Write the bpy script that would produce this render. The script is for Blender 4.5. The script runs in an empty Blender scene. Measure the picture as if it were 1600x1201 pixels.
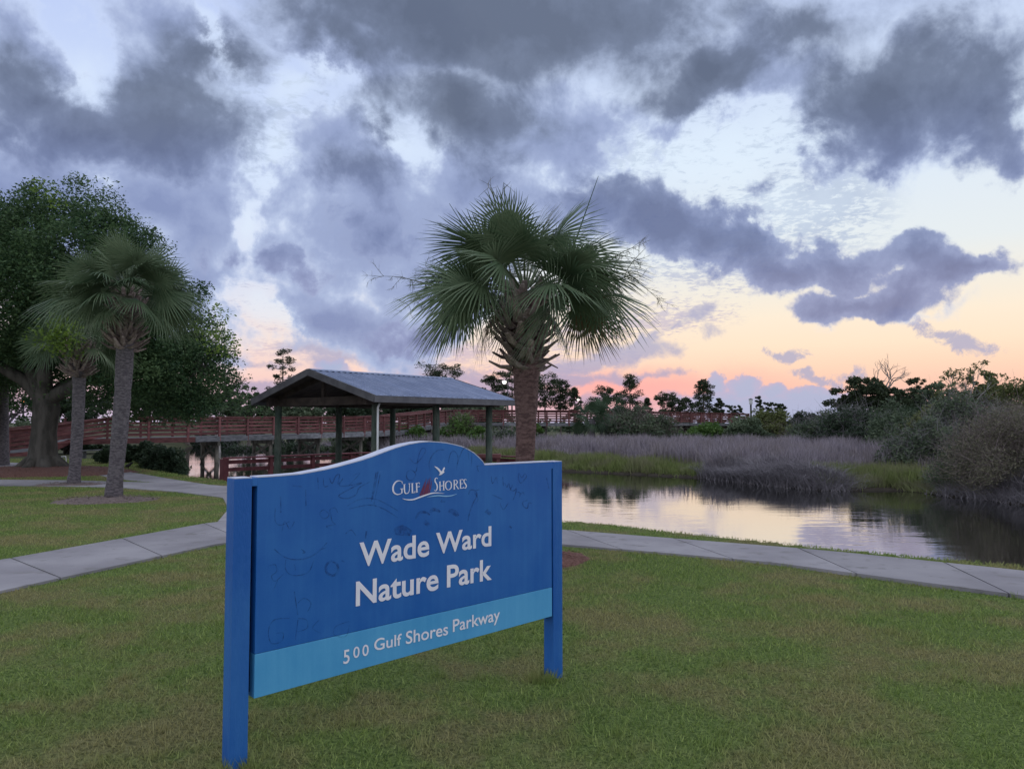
import bpy, math, random
import numpy as np
from mathutils import Vector, Matrix

# ---------------------------------------------------------------- camera, sky, sun, exposure
SC = bpy.context.scene
COL = SC.collection
PI = math.pi
F_PX, EYE = 1200.0, 1.6
PITCH = math.atan(59.5 / 1200)
CP, SP_ = math.cos(PITCH), math.sin(PITCH)

cam_data = bpy.data.cameras.new('camera')
cam_data.sensor_width = 36.0
cam_data.lens = 27.0
cam_data.clip_start = 0.05
cam_data.clip_end = 3000.0
cam = bpy.data.objects.new('camera', cam_data)
COL.objects.link(cam)
cam.location = (0, 0, EYE)
cam.rotation_euler = (PI / 2 + PITCH, 0, 0)
SC.camera = cam

SC.view_settings.view_transform = 'Standard'
SC.view_settings.look = 'None'
SC.view_settings.exposure = 0.1
SC.view_settings.gamma = 1.0
SC.view_settings.use_curve_mapping = False
SC.cycles.max_bounces = 6
SC.cycles.diffuse_bounces = 3
SC.cycles.glossy_bounces = 3
SC.cycles.transparent_max_bounces = 6
SC.cycles.use_denoising = True

SUN_AZ = math.radians(9.0)
SUN_EL = math.radians(3.5)


def lin(r, g, b):
    """8-bit sRGB -> linear RGBA"""
    def f(c):
        c = c / 255
        return c / 12.92 if c <= 0.04045 else ((c + 0.055) / 1.055) ** 2.4
    return (f(r), f(g), f(b), 1.0)


def ray(px, py):
    """direction of the line of sight through a point of the 1600 x 1201 photograph"""
    a = (px - 800) / F_PX
    b = (600.5 - py) / F_PX
    return (a, CP - b * SP_, SP_ + b * CP)


def on_ground(px, py, z=0.0):
    r = ray(px, py)
    t = (z - EYE) / r[2]
    return (r[0] * t, r[1] * t)


def at(px, py, Y):
    """the point at distance Y ahead that is seen at (px, py)"""
    r = ray(px, py)
    t = Y / r[1]
    return (r[0] * t, Y, EYE + r[2] * t)


class NT:
    """a little helper that writes node trees"""
    def __init__(self, tree):
        self.t = tree
        self.n = tree.nodes
        self.l = tree.links

    def node(self, kind, **kw):
        nd = self.n.new(kind)
        for k, v in kw.items():
            setattr(nd, k, v)
        return nd

    def put(self, sock, v):
        if isinstance(v, bpy.types.NodeSocket):
            self.l.new(v, sock)
        elif v is not None:
            sock.default_value = v

    def m(self, op, a, b=None, c=None, clamp=False):
        nd = self.node('ShaderNodeMath', operation=op)
        nd.use_clamp = clamp
        for i, v in enumerate((a, b, c)):
            if v is not None:
                self.put(nd.inputs[i], v)
        return nd.outputs[0]

    def vm(self, op, a, b=None, scale=None):
        nd = self.node('ShaderNodeVectorMath', operation=op)
        self.put(nd.inputs[0], a)
        if b is not None:
            self.put(nd.inputs[1], b)
        if scale is not None:
            self.put(nd.inputs[3], scale)
        return nd.outputs['Value'] if op in ('LENGTH', 'DOT_PRODUCT', 'DISTANCE') else nd.outputs[0]

    def mix(self, fac, a, b, blend='MIX'):
        nd = self.node('ShaderNodeMix', data_type='RGBA', blend_type=blend)
        self.put(nd.inputs[0], fac)
        self.put(nd.inputs[6], a)
        self.put(nd.inputs[7], b)
        return nd.outputs[2]

    def step(self, v, lo, hi, a=0.0, b=1.0):
        nd = self.node('ShaderNodeMapRange', interpolation_type='SMOOTHSTEP')
        self.put(nd.inputs[0], v)
        for i, x in enumerate((lo, hi, a, b)):
            self.put(nd.inputs[i + 1], x)
        return nd.outputs[0]

    def lerp(self, v, lo, hi, a=0.0, b=1.0):
        nd = self.node('ShaderNodeMapRange')
        for i, x in enumerate((v, lo, hi, a, b)):
            self.put(nd.inputs[i], x)
        return nd.outputs[0]

    def noise(self, vec, scale, detail=4.0, rough=0.55, dist=0.0, dim='3D'):
        nd = self.node('ShaderNodeTexNoise', noise_dimensions=dim)
        if vec is not None:
            self.put(nd.inputs['Vector'], vec)
        nd.inputs['Scale'].default_value = scale
        nd.inputs['Detail'].default_value = detail
        nd.inputs['Roughness'].default_value = rough
        nd.inputs['Distortion'].default_value = dist
        return nd

    def ramp(self, v, stops):
        nd = self.node('ShaderNodeValToRGB')
        el = nd.color_ramp.elements
        while len(el) > 1:
            el.remove(el[-1])
        el[0].position, el[0].color = stops[0]
        for p, c in stops[1:]:
            e = el.new(p)
            e.color = c
        self.put(nd.inputs[0], v)
        return nd.outputs[0]


def build_sky():
    w = bpy.data.worlds.new('World')
    SC.world = w
    w.use_nodes = True
    w.node_tree.nodes.clear()
    T = NT(w.node_tree)
    d = T.vm('NORMALIZE', T.node('ShaderNodeTexCoord').outputs['Generated'])
    sx = T.node('ShaderNodeSeparateXYZ')
    T.l.new(d, sx.inputs[0])
    x, y, z = sx.outputs
    az = T.m('ARCTAN2', x, y)
    hyp = T.m('SQRT', T.m('ADD', T.m('MULTIPLY', x, x), T.m('MULTIPLY', y, y)))
    t = T.m('MINIMUM', T.m('DIVIDE', z, T.m('MAXIMUM', hyp, 0.05)), 6.0)
    cb = T.node('ShaderNodeCombineXYZ')
    T.l.new(az, cb.inputs[0])
    T.l.new(t, cb.inputs[1])
    p = cb.outputs[0]
    # large, middle and small turbulence that every cloud shares
    n1 = T.noise(d, 4.0, 3.0, 0.5)
    n2 = T.noise(d, 13.0, 6.0, 0.6)
    w1 = T.vm('SCALE', T.vm('SUBTRACT', n1.outputs['Color'], (0.5, 0.5, 0.5)), scale=0.16)
    w2 = T.vm('SCALE', T.vm('SUBTRACT', n2.outputs['Color'], (0.5, 0.5, 0.5)), scale=0.085)
    pw = T.vm('ADD', T.vm('ADD', p, w1), w2)
    pf = T.vm('ADD', p, T.vm('SCALE', w2, scale=0.6))
    fb = T.noise(d, 7.0, 10.0, 0.63, 0.25).outputs[0]
    fb2 = T.noise(T.vm('ADD', d, (3.1, 1.7, 5.2)), 15.0, 8.0, 0.6, 0.3).outputs[0]

    # billows: rounded heads with creases between them
    bn = T.noise(T.vm('ADD', d, (7.7, 2.3, 0.4)), 10.0, 5.0, 0.55, 0.0).outputs[0]
    bil = T.m('SUBTRACT', T.m('ABSOLUTE', T.m('MULTIPLY_ADD', bn, 2.0, -1.0)), 0.18)

    def field(blobs, vec, soft=0.25):
        out = None
        for px, py, rx, ry, rot, wt in blobs:
            r = ray(px, py)
            h = math.hypot(r[0], r[1])
            src = vec
            if out is not None:         # ties the chain in order, so that few values are held at once
                nd = T.node('ShaderNodeVectorMath', operation='MULTIPLY_ADD')
                T.put(nd.inputs[0], out)
                nd.inputs[1].default_value = (1e-9, 1e-9, 1e-9)
                T.put(nd.inputs[2], vec)
                src = nd.outputs[0]
            mp = T.node('ShaderNodeMapping', vector_type='TEXTURE')
            T.put(mp.inputs[0], src)
            mp.inputs[1].default_value = (math.atan2(r[0], r[1]), r[2] / h, 0)
            mp.inputs[2].default_value = (0, 0, math.radians(rot))
            mp.inputs[3].default_value = (rx / 1200, ry / 1200, 1)
            v = T.m('MULTIPLY_ADD', T.vm('LENGTH', mp.outputs[0]), -wt, wt)
            out = v if out is None else T.m('SMOOTH_MAX', out, v, soft)
        return out

    # clear air: white blue overhead, straw and rose down at the glow
    east = T.step(az, -0.55, 0.35)
    right = T.ramp(T.lerp(t, 0.0, 1.0), [
        (0.0, lin(212, 192, 208)), (0.022, lin(234, 180, 180)), (0.045, lin(247, 198, 176)), (0.07, lin(250, 213, 186)),
        (0.095, lin(250, 225, 198)), (0.13, lin(247, 231, 209)), (0.165, lin(238, 232, 220)), (0.21, lin(226, 232, 234)), (0.34, lin(214, 228, 244)),
        (0.5, lin(194, 209, 240)), (1.0, lin(200, 213, 238))])
    left = T.ramp(T.lerp(t, 0.0, 1.0), [
        (0.0, lin(196, 186, 214)), (0.03, lin(224, 190, 204)), (0.06, lin(244, 208, 200)), (0.1, lin(238, 220, 216)),
        (0.16, lin(214, 218, 236)), (0.3, lin(206, 221, 246)), (0.5, lin(186, 202, 240)), (1.0, lin(196, 210, 236))])
    sky = T.mix(east, left, right)
    # the rosy spot over the sunken sun
    glow = field([(965, 602, 330, 42, 0, 1.0)], pf)
    sky = T.mix(T.m('MULTIPLY', T.step(glow, 0.0, 1.0), 0.7), sky, lin(252, 166, 164))

    # thin broken flecks (mackerel sky)
    zz = T.m('MAXIMUM', T.m('ADD', z, 0.10), 0.03)
    cq = T.node('ShaderNodeCombineXYZ')
    T.l.new(T.m('DIVIDE', x, zz), cq.inputs[0])
    T.l.new(T.m('DIVIDE', y, zz), cq.inputs[1])
    fl = T.noise(T.vm('MULTIPLY', cq.outputs[0], (1.0, 1.15, 1)), 23.0, 5.0, 0.66, 0.5).outputs[0]
    fl2 = T.noise(T.vm('MULTIPLY', cq.outputs[0], (1.3, 0.9, 1)), 11.0, 6.0, 0.7, 0.8).outputs[0]
    fl = T.m('ADD', T.m('MULTIPLY', fl, 0.5), T.m('MULTIPLY', fl2, 0.5))
    fbig = T.noise(cq.outputs[0], 1.3, 3.0, 0.5).outputs[0]
    flz = field([(1060, 250, 300, 170, 0, 1.2), (1010, 450, 270, 80, 12, 1.3), (1250, 330, 160, 110, 0, 1.0), (930, 545, 260, 50, 14, 1.2),
                 (1090, 500, 130, 26, 26, 1.1), (600, 545, 260, 40, 0, 1.0), (480, 190, 220, 150, 20, 0.9), (420, 470, 130, 60, -20, 1.0)], pf, 0.3)
    fa = T.step(T.m('ADD', fl, T.m('MULTIPLY', T.m('SUBTRACT', fbig, 0.5), 0.6)), 0.47, 0.60)
    fa = T.m('MULTIPLY', fa, T.step(flz, 0.0, 0.55))
    fcol = T.mix(T.step(t, 0.06, 0.24), lin(196, 176, 196), lin(172, 187, 212))
    sky = T.mix(T.m('MULTIPLY', fa, 0.72), sky, fcol)
    # white lit rags between the masses
    gap = field([(85, 70, 40, 60, 15, 0.9), (312, 62, 80, 34, -42, 1.2), (472, 155, 70, 38, 20, 1.1), (436, 240, 34, 40, 0, 0.7), (388, 330, 26, 46, 8, 0.9),
                 (645, 212, 55, 24, -30, 0.5), (532, 108, 45, 40, 0, 0.9), (420, 480, 70, 30, -28, 1.1), (140, 262, 26, 26, 0, 1.0),
                 (1100, 230, 190, 70, 8, 1.1), (1240, 300, 120, 40, -10, 0.9)], pw, 0.2)
    sky = T.mix(T.m('MULTIPLY', T.step(gap, -0.1, 0.8), 0.35), sky, lin(224, 238, 250))

    # streaky bars low down
    bars = field([(930, 560, 210, 26, 12, 1.0), (880, 596, 190, 16, 4, 1.0), (1060, 512, 110, 13, 27, 0.9), (560, 562, 150, 22, -6, 1.1),
                  (700, 590, 140, 20, 0, 0.9), (430, 606, 130, 16, 0, 1.1), (520, 572, 46, 18, 0, 1.2), (1000, 588, 110, 9, 8, 0.9),
                  (340, 560, 160, 9, -8, 0.8), (950, 622, 260, 16, 0, 1.0), (640, 615, 320, 14, 0, 0.8)], pf, 0.2)
    ba = T.step(T.m('ADD', bars, T.m('MULTIPLY', T.m('SUBTRACT', fb2, 0.5), 3.2)), 0.1, 0.75)
    sky = T.mix(T.m('MULTIPLY', ba, 0.85), sky, T.mix(T.step(t, 0.02, 0.11), lin(176, 160, 186), lin(172, 172, 198)))
    # the far cumulus bank on the horizon and its towers
    bank = field([(1205, 640, 165, 28, -4, 1.6), (1120, 602, 16, 24, 0, 1.2), (1162, 606, 34, 24, 0, 1.4), (1205, 614, 30, 18, 0, 1.2),
                  (1265, 622, 60, 18, -8, 1.3), (1330, 630, 60, 16, 0, 1.2), (1290, 660, 500, 18, 0, 1.0), (522, 577, 28, 14, 0, 1.2)],
                 T.vm('ADD', p, T.vm('SCALE', T.vm('SUBTRACT', T.noise(d, 42.0, 6.0, 0.62).outputs['Color'], (0.5, 0.5, 0.5)), scale=0.03)), 0.15)
    ka = T.step(T.m('ADD', bank, T.m('MULTIPLY', T.m('SUBTRACT', fb2, 0.5), 0.9)), 0.0, 0.3)
    kcol = T.mix(T.step(T.m('ADD', bank, T.m('SUBTRACT', fb2, 0.5)), 0.1, 0.9), lin(180, 176, 205), lin(166, 178, 208))
    sky = T.mix(T.m('MULTIPLY', ka, 0.9), sky, kcol)

    wisp = field([(1228, 555, 44, 12, -8, 1.0), (1263, 579, 13, 12, 0, 1.0), (1475, 523, 72, 18, -24, 1.1), (1332, 586, 28, 13, 0, 0.9), (1450, 505, 40, 8, -30, 0.8), (1280, 590, 60, 8, -15, 0.7)], pf, 0.15)
    wn = T.noise(d, 34.0, 7.0, 0.7, 0.4).outputs[0]
    wa = T.step(T.m('ADD', wisp, T.m('MULTIPLY', T.m('SUBTRACT', wn, 0.5), 3.4)), 0.15, 0.75)
    wa = T.m('MULTIPLY', wa, T.step(wisp, -0.6, 0.2))
    sky = T.mix(T.m('MULTIPLY', wa, 0.85), sky, lin(172, 170, 196))
    # the lavender middle masses, and beyond the picture a loose cover of the same cloud
    mid = field([(600, 340, 210, 180, 10, 1.9), (540, 230, 140, 90, 15, 1.7), (250, 310, 270, 150, 0, 2.0), (60, 310, 240, 170, 0, 2.0),
                 (270, 450, 240, 130, 0, 1.9), (440, 300, 110, 110, 0, 1.3), (520, 480, 230, 80, -8, 1.8), (650, 500, 110, 52, 0, 1.8), (800, 290, 220, 140, -20, 2.0),
                 (440, 385, 130, 80, 0, 1.8), (870, 215, 240, 130, 0, 2.0), (690, 430, 160, 110, 0, 1.8), (600, 60, 220, 120, 0, 1.8),
                 (220, 40, 200, 90, 0, 1.6), (15, 50, 130, 110, 0, 1.5), (1180, 110, 190, 110, 0, 1.7), (1020, 190, 120, 60, 0, 1.2), (1460, 470, 110, 20, 0, 0.5), (1350, 150, 260, 130, -6, 1.5)], pw, 0.3)
    far = T.m('MAXIMUM', T.step(T.m('ABSOLUTE', az), 0.66, 1.1), T.step(t, 0.62, 1.1))
    loose = T.m('SUBTRACT', T.m('MULTIPLY', T.noise(T.vm('ADD', d, (9, 4, 2)), 2.4, 3.0, 0.5).outputs[0], 2.2), 1.15)
    mid = T.m('MAXIMUM', mid, T.m('SUBTRACT', T.m('MULTIPLY', T.m('ADD', loose, 1.2), far), 1.2))
    md = T.m('ADD', T.m('ADD', mid, T.m('MULTIPLY', bil, 1.5)), T.m('MULTIPLY', T.m('SUBTRACT', fb, 0.5), 2.2))
    hole = T.m('MULTIPLY', T.m('MULTIPLY', T.m('MAXIMUM', T.m('ADD', gap, 0.4), 0.0), 1.1), T.step(fb, 0.62, 0.30, 0.15, 1.5))
    md = T.m('SUBTRACT', md, hole)
    ma = T.step(T.m('ADD', md, T.m('MULTIPLY', T.m('SUBTRACT', fb2, 0.5), 1.0)), -0.05, 0.72)
    lite = T.m('ADD', T.m('MULTIPLY', md, 0.55), T.m('MULTIPLY', T.m('SUBTRACT', fb2, 0.5), 1.1))
    mcol = T.ramp(lite, [(0.0, lin(214, 226, 246)), (0.2, lin(182, 196, 226)), (0.5, lin(152, 166, 203)), (0.95, lin(126, 140, 182))])
    mcol = T.mix(T.m('MULTIPLY', far, 0.85), mcol, T.mix(lite, lin(238, 242, 252), lin(214, 219, 238)))
    sky = T.mix(T.m('MULTIPLY', far, 0.8), sky, lin(232, 238, 250))
    sky = T.mix(T.m('MULTIPLY', ma, 0.94), sky, mcol)

    # the dark low stratocumulus
    dark = field([(180, 165, 320, 100, -4, 1.8), (300, 85, 190, 80, 0, 1.3), (30, 110, 160, 110, 0, 1.5), (800, 30, 520, 150, 0, 2.2),
                  (720, 170, 280, 110, -10, 1.5), (830, 250, 210, 90, -20, 1.0), (1110, 100, 170, 90, 0, 1.6), (1380, 140, 250, 120, -6, 1.9), (1290, 40, 220, 80, 0, 1.4),
                  (1540, 190, 50, 110, 0, 1.5), (1500, 70, 70, 80, 0, 1.0), (1070, 360, 270, 78, -8, 1.9), (940, 310, 160, 90, -20, 1.6), (1190, 345, 80, 58, 0, 1.5),
                  (1260, 405, 200, 46, -4, 1.7), (1370, 452, 130, 34, 0, 1.5), (1430, 400, 70, 26, 0, 1.1), (1515, 415, 105, 30, -6, 1.3), (1230, 262, 60, 20, -5, 0.6),
                  (440, 385, 120, 50, 0, 1.1), (570, 260, 110, 70, 0, 0.9), (610, 330, 120, 90, 0, 0.6), (655, 505, 90, 32, 0, 1.1)], pw, 0.28)
    dd = T.m('ADD', T.m('ADD', dark, T.m('MULTIPLY', T.m('SUBTRACT', fb, 0.5), T.lerp(t, 0.25, 0.45, 2.0, 1.5))), T.m('ADD', T.m('MULTIPLY', T.m('SUBTRACT', fb2, 0.5), T.lerp(t, 0.25, 0.45, 2.1, 1.2)), T.m('MULTIPLY', bil, T.lerp(t, 0.25, 0.45, 1.3, 0.6))))
    dd = T.m('SUBTRACT', dd, T.m('MULTIPLY', hole, 0.8))
    da = T.step(dd, 0.0, T.lerp(t, 0.22, 0.45, 0.48, 1.15))
    deep = T.m('ADD', T.m('MULTIPLY', dd, 0.62), T.m('MULTIPLY', T.m('SUBTRACT', fb2, 0.5), 0.55))
    blue = T.ramp(deep, [(0.0, lin(180, 192, 220)), (0.22, lin(144, 157, 194)), (0.6, lin(116, 129, 168)), (1.0, lin(102, 114, 152))])
    grey = T.ramp(deep, [(0.0, lin(172, 188, 214)), (0.25, lin(138, 152, 180)), (0.6, lin(110, 122, 147)), (1.0, lin(94, 105, 127))])
    blue = T.mix(T.step(t, 0.24, 0.15, 0.0, 0.18), blue, lin(166, 152, 184))     # low undersides catch the rose light
    sky = T.mix(T.m('MULTIPLY', da, 0.95), sky, T.mix(T.step(t, 0.25, 0.42), blue, grey))

    # a little of the physical twilight sky over everything
    ns = T.node('ShaderNodeTexSky', sky_type='NISHITA')
    ns.sun_disc = False
    ns.sun_elevation = SUN_EL
    ns.sun_rotation = SUN_AZ
    both = T.vm('ADD', T.vm('SCALE', sky, scale=10.0 * SKY_GAIN), T.vm('SCALE', ns.outputs[0], scale=0.0015))
    bg = T.node('ShaderNodeBackground')
    T.put(bg.inputs[0], both)
    bg.inputs[1].default_value = 0.1
    out = T.node('ShaderNodeOutputWorld')
    T.l.new(bg.outputs[0], out.inputs[0])
    w.cycles.sampling_method = 'MANUAL'
    w.cycles.sample_map_resolution = 512


SKY_GAIN = 1.0
build_sky()

sun_data = bpy.data.lights.new('sun', 'SUN')
sun_data.energy = 0.06
sun_data.angle = math.radians(40)
sun_data.color = (1.0, 0.72, 0.55)
sun = bpy.data.objects.new('sun', sun_data)
COL.objects.link(sun)
sun.rotation_euler = Vector((math.sin(SUN_AZ) * math.cos(SUN_EL), math.cos(SUN_AZ) * math.cos(SUN_EL), math.sin(SUN_EL))).to_track_quat('Z', 'Y').to_euler()

# ---------------------------------------------------------------- helpers
RNG = np.random.default_rng(11)
random.seed(5)


def tag(o, label=None, category=None, group=None, kind=None):
    for k, v in (('label', label), ('category', category), ('group', group), ('kind', kind)):
        if v:
            o[k] = v
    return o


def empty(name, loc=(0, 0, 0)):
    o = bpy.data.objects.new(name, None)
    COL.objects.link(o)
    o.location = loc
    o.empty_display_size = 0.2
    return o


def thing(name, label, category, loc=(0, 0, 0), group=None):
    return tag(empty(name, loc), label, category, group)


def base_loc(p):
    # parts are built in world coordinates, so only the thing's own Empty carries an offset
    return Vector(p.location) if p.parent is None else Vector((0, 0, 0))


def link(name, me, m=None, parent=None):
    """one mesh object; geometry is written in world coordinates and hung under its parent in place"""
    o = bpy.data.objects.new(name, me)
    COL.objects.link(o)
    if m is not None and not me.materials:
        me.materials.append(m)
    if parent is not None:
        o.parent = parent
        o.matrix_parent_inverse = Matrix.Translation(-base_loc(parent))
    return o


def mesh_np(name, V, F, smooth=False, tone=None):
    me = bpy.data.meshes.new(name)
    V = np.asarray(V, np.float32)
    F = np.asarray(F, np.int32)
    n, k = F.shape
    me.vertices.add(len(V))
    me.vertices.foreach_set('co', V.ravel())
    me.loops.add(n * k)
    me.loops.foreach_set('vertex_index', F.ravel())
    me.polygons.add(n)
    me.polygons.foreach_set('loop_start', np.arange(0, n * k, k, dtype=np.int32))
    if smooth:
        me.polygons.foreach_set('use_smooth', np.ones(n, bool))
    if tone is not None:
        at_ = me.attributes.new('tone', 'FLOAT', 'POINT')
        at_.data.foreach_set('value', np.asarray(tone, np.float32))
    me.update(calc_edges=True)
    return me


class MB:
    """collects shapes for ONE mesh"""
    def __init__(self):
        self.v, self.f = [], []

    def add(self, vs, fs):
        b = len(self.v)
        self.v += [tuple(v) for v in vs]
        self.f += [tuple(i + b for i in f) for f in fs]
        return self

    def box(self, c, s, rz=0.0):
        cx, cy, cz = c
        hx, hy, hz = s[0] / 2, s[1] / 2, s[2] / 2
        co, si = math.cos(rz), math.sin(rz)
        vs = []
        for dz in (-hz, hz):
            for dx, dy in ((-hx, -hy), (hx, -hy), (hx, hy), (-hx, hy)):
                vs.append((cx + dx * co - dy * si, cy + dx * si + dy * co, cz + dz))
        return self.add(vs, BOXF)

    def beam(self, p, q, w, h, up=(0, 0, 1)):
        p, q = Vector(p), Vector(q)
        d = (q - p).normalized()
        u = Vector(up)
        s = d.cross(u)
        if s.length < 1e-5:
            s = d.cross(Vector((1, 0, 0)))
        s.normalize()
        u = s.cross(d).normalized()
        vs = []
        for e in (p, q):
            for a, b in ((-1, -1), (1, -1), (1, 1), (-1, 1)):
                vs.append(e + s * (a * w / 2) + u * (b * h / 2))
        return self.add(vs, BOXF)

    def tube(self, pts, rad, n=8, cap=True, wob=0.0):
        pts = [Vector(p) for p in pts]
        if not hasattr(rad, '__len__'):
            rad = [rad] * len(pts)
        b = len(self.v)
        prev = None
        for i, p in enumerate(pts):
            d = (pts[min(i + 1, len(pts) - 1)] - pts[max(i - 1, 0)]).normalized()
            a = prev if prev is not None else (Vector((1, 0, 0)) if abs(d.x) < 0.9 else Vector((0, 1, 0)))
            a = (a - d * a.dot(d))
            if a.length < 1e-4:
                a = Vector((0, 1, 0)) - d * d.y
            a.normalize()
            prev = a
            c = d.cross(a)
            for j in range(n):
                t = 2 * PI * j / n
                r = rad[i] * (1 + (random.uniform(-wob, wob) if wob else 0))
                self.v.append(tuple(p + (a * math.cos(t) + c * math.sin(t)) * r))
        for i in range(len(pts) - 1):
            for j in range(n):
                k = (j + 1) % n
                self.f.append((b + i * n + j, b + i * n + k, b + (i + 1) * n + k, b + (i + 1) * n + j))
        if cap:
            self.f.append(tuple(b + j for j in reversed(range(n))))
            e = b + (len(pts) - 1) * n
            self.f.append(tuple(e + j for j in range(n)))
        return self

    def prism(self, poly, z0, z1):
        """vertical prism over a polygon given counter-clockwise"""
        n = len(poly)
        vs = [(x, y, z0) for x, y in poly] + [(x, y, z1) for x, y in poly]
        fs = [tuple(reversed(range(n))), tuple(range(n, 2 * n))]
        fs += [(i, (i + 1) % n, n + (i + 1) % n, n + i) for i in range(n)]
        return self.add(vs, fs)

    def mesh(self, name, smooth=False):
        me = bpy.data.meshes.new(name)
        me.from_pydata(self.v, [], self.f)
        if smooth:
            me.polygons.foreach_set('use_smooth', np.ones(len(me.polygons), bool))
        me.update()
        return me

    def build(self, name, m, parent=None, smooth=False, bevel=0.0):
        o = link(name, self.mesh(name, smooth), m, parent)
        if bevel:
            md = o.modifiers.new('bevel', 'BEVEL')
            md.width = bevel
            md.segments = 2
            md.limit_method = 'ANGLE'
        return o


BOXF = [(0, 3, 2, 1), (4, 5, 6, 7), (0, 1, 5, 4), (1, 2, 6, 5), (2, 3, 7, 6), (3, 0, 4, 7)]


def copy_thing(root, loc, scale=None, rz=None, label=None, category=None, group=None):
    """a copy of a thing with copies of its parts and sub-parts (mesh data shared)"""
    r = root.copy()
    COL.objects.link(r)
    r.location = loc
    if scale is not None:
        r.scale = scale if hasattr(scale, '__len__') else (scale,) * 3
    if rz is not None:
        r.rotation_euler = (0, 0, rz)
    if label:
        r['label'] = label
    if category:
        r['category'] = category
    if group:
        r['group'] = group
    for ch in list(root.children):
        c = ch.copy()
        COL.objects.link(c)
        c.parent = r
        for g in list(ch.children):
            e = g.copy()
            COL.objects.link(e)
            e.parent = c
    return r


# ---------------------------------------------------------------- materials
def make_mat(name, c1, c2=None, rough=0.7, scale=3.0, detail=5.0, bump=0.0, bscale=20.0, stretch=(1, 1, 1), lo=0.35, hi=0.65,
             spec=0.3, c3=None, coord='Object', metal=0.0, tint=0.0):
    m = bpy.data.materials.new(name)
    m.use_nodes = True
    T = NT(m.node_tree)
    P = m.node_tree.nodes['Principled BSDF']
    P.inputs['Roughness'].default_value = rough
    P.inputs['Specular IOR Level'].default_value = spec
    P.inputs['Metallic'].default_value = metal
    vec = T.node('ShaderNodeTexCoord').outputs['Object'] if coord == 'Object' else T.node('ShaderNodeNewGeometry').outputs['Position']
    vec = T.vm('MULTIPLY', vec, stretch)
    c = (*c1, 1)
    if c2 is not None:
        f = T.step(T.noise(vec, scale, detail).outputs[0], lo, hi)
        c = T.mix(f, (*c1, 1), (*c2, 1))
        if c3 is not None:
            g = T.step(T.noise(vec, scale * 4.3, detail).outputs[0], 0.55, 0.72)
            c = T.mix(g, c, (*c3, 1))
    if tint:
        r = T.node('ShaderNodeObjectInfo').outputs['Random']
        hs = T.node('ShaderNodeHueSaturation')
        T.put(hs.inputs['Value'], T.lerp(r, 0, 1, 1 - tint, 1 + tint))
        T.put(hs.inputs['Color'], c)
        c = hs.outputs[0]
    T.put(P.inputs['Base Color'], c)
    if bump:
        b = T.node('ShaderNodeBump')
        b.inputs['Strength'].default_value = bump
        b.inputs['Distance'].default_value = 0.02
        T.put(b.inputs['Height'], T.noise(vec, bscale, 6.0, 0.6).outputs[0])
        T.l.new(b.outputs[0], P.inputs['Normal'])
    return m


def leaf_mat(name, c1, c2, trans=0.35, rough=0.6, patch=0.0, c3=None, pscale=0.5):
    """leaves: colour by each leaf's own tone, a little light let through"""
    m = bpy.data.materials.new(name)
    m.use_nodes = True
    T = NT(m.node_tree)
    P = m.node_tree.nodes['Principled BSDF']
    P.inputs['Roughness'].default_value = rough
    P.inputs['Specular IOR Level'].default_value = 0.25
    a = T.node('ShaderNodeAttribute', attribute_name='tone')
    f = a.outputs['Fac']
    c = T.mix(f, (*c1, 1), (*c2, 1))
    if c3 is not None:
        pos = T.node('ShaderNodeNewGeometry').outputs['Position']
        g = T.step(T.noise(pos, pscale, 5.0, 0.6).outputs[0], 0.42, 0.62)
        c = T.mix(T.m('MULTIPLY', g, patch), c, (*c3, 1))
    T.put(P.inputs['Base Color'], c)
    tr = T.node('ShaderNodeBsdfTranslucent')
    T.put(tr.inputs[0], c)
    mx = T.node('ShaderNodeMixShader')
    mx.inputs[0].default_value = trans
    T.l.new(P.outputs[0], mx.inputs[1])
    T.l.new(tr.outputs[0], mx.inputs[2])
    T.l.new(mx.outputs[0], m.node_tree.nodes['Material Output'].inputs[0])
    return m


def sign_mat(name, c1, c2):
    """sun-bleached sign paint: cloudy fading, runs of rain and a fine bloom of dust"""
    m = bpy.data.materials.new(name)
    m.use_nodes = True
    T = NT(m.node_tree)
    P = m.node_tree.nodes['Principled BSDF']
    P.inputs['Specular IOR Level'].default_value = 0.45
    pos = T.node('ShaderNodeNewGeometry').outputs['Position']
    cloud = T.noise(pos, 2.4, 8, 0.6).outputs[0]
    run = T.noise(T.vm('MULTIPLY', pos, (26, 26, 1.3)), 1.0, 6, 0.6).outputs[0]
    dust = T.noise(pos, 170, 3, 0.7).outputs[0]
    f = T.m('ADD', T.m('MULTIPLY', T.step(cloud, 0.3, 0.7), 0.55), T.m('MULTIPLY', T.step(run, 0.35, 0.75), 0.3))
    f = T.m('ADD', f, T.m('MULTIPLY', T.m('SUBTRACT', dust, 0.5), 0.7), clamp=True)
    c = T.mix(f, (*c1, 1), (*c2, 1))
    scuff = T.m('MULTIPLY', T.step(T.noise(T.vm('MULTIPLY', pos, (1, 1, 3)), 5.5, 9, 0.7, 1.0).outputs[0], 0.62, 0.80), 0.22)
    c = T.mix(scuff, c, (c2[0] + 0.12, c2[1] + 0.14, c2[2] + 0.10, 1))
    T.put(P.inputs['Base Color'], c)
    T.put(P.inputs['Roughness'], T.lerp(cloud, 0.3, 0.7, 0.34, 0.6))
    b = T.node('ShaderNodeBump')
    b.inputs['Strength'].default_value = 0.05
    b.inputs['Distance'].default_value = 0.01
    T.put(b.inputs['Height'], dust)
    T.l.new(b.outputs[0], P.inputs['Normal'])
    return m


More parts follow.
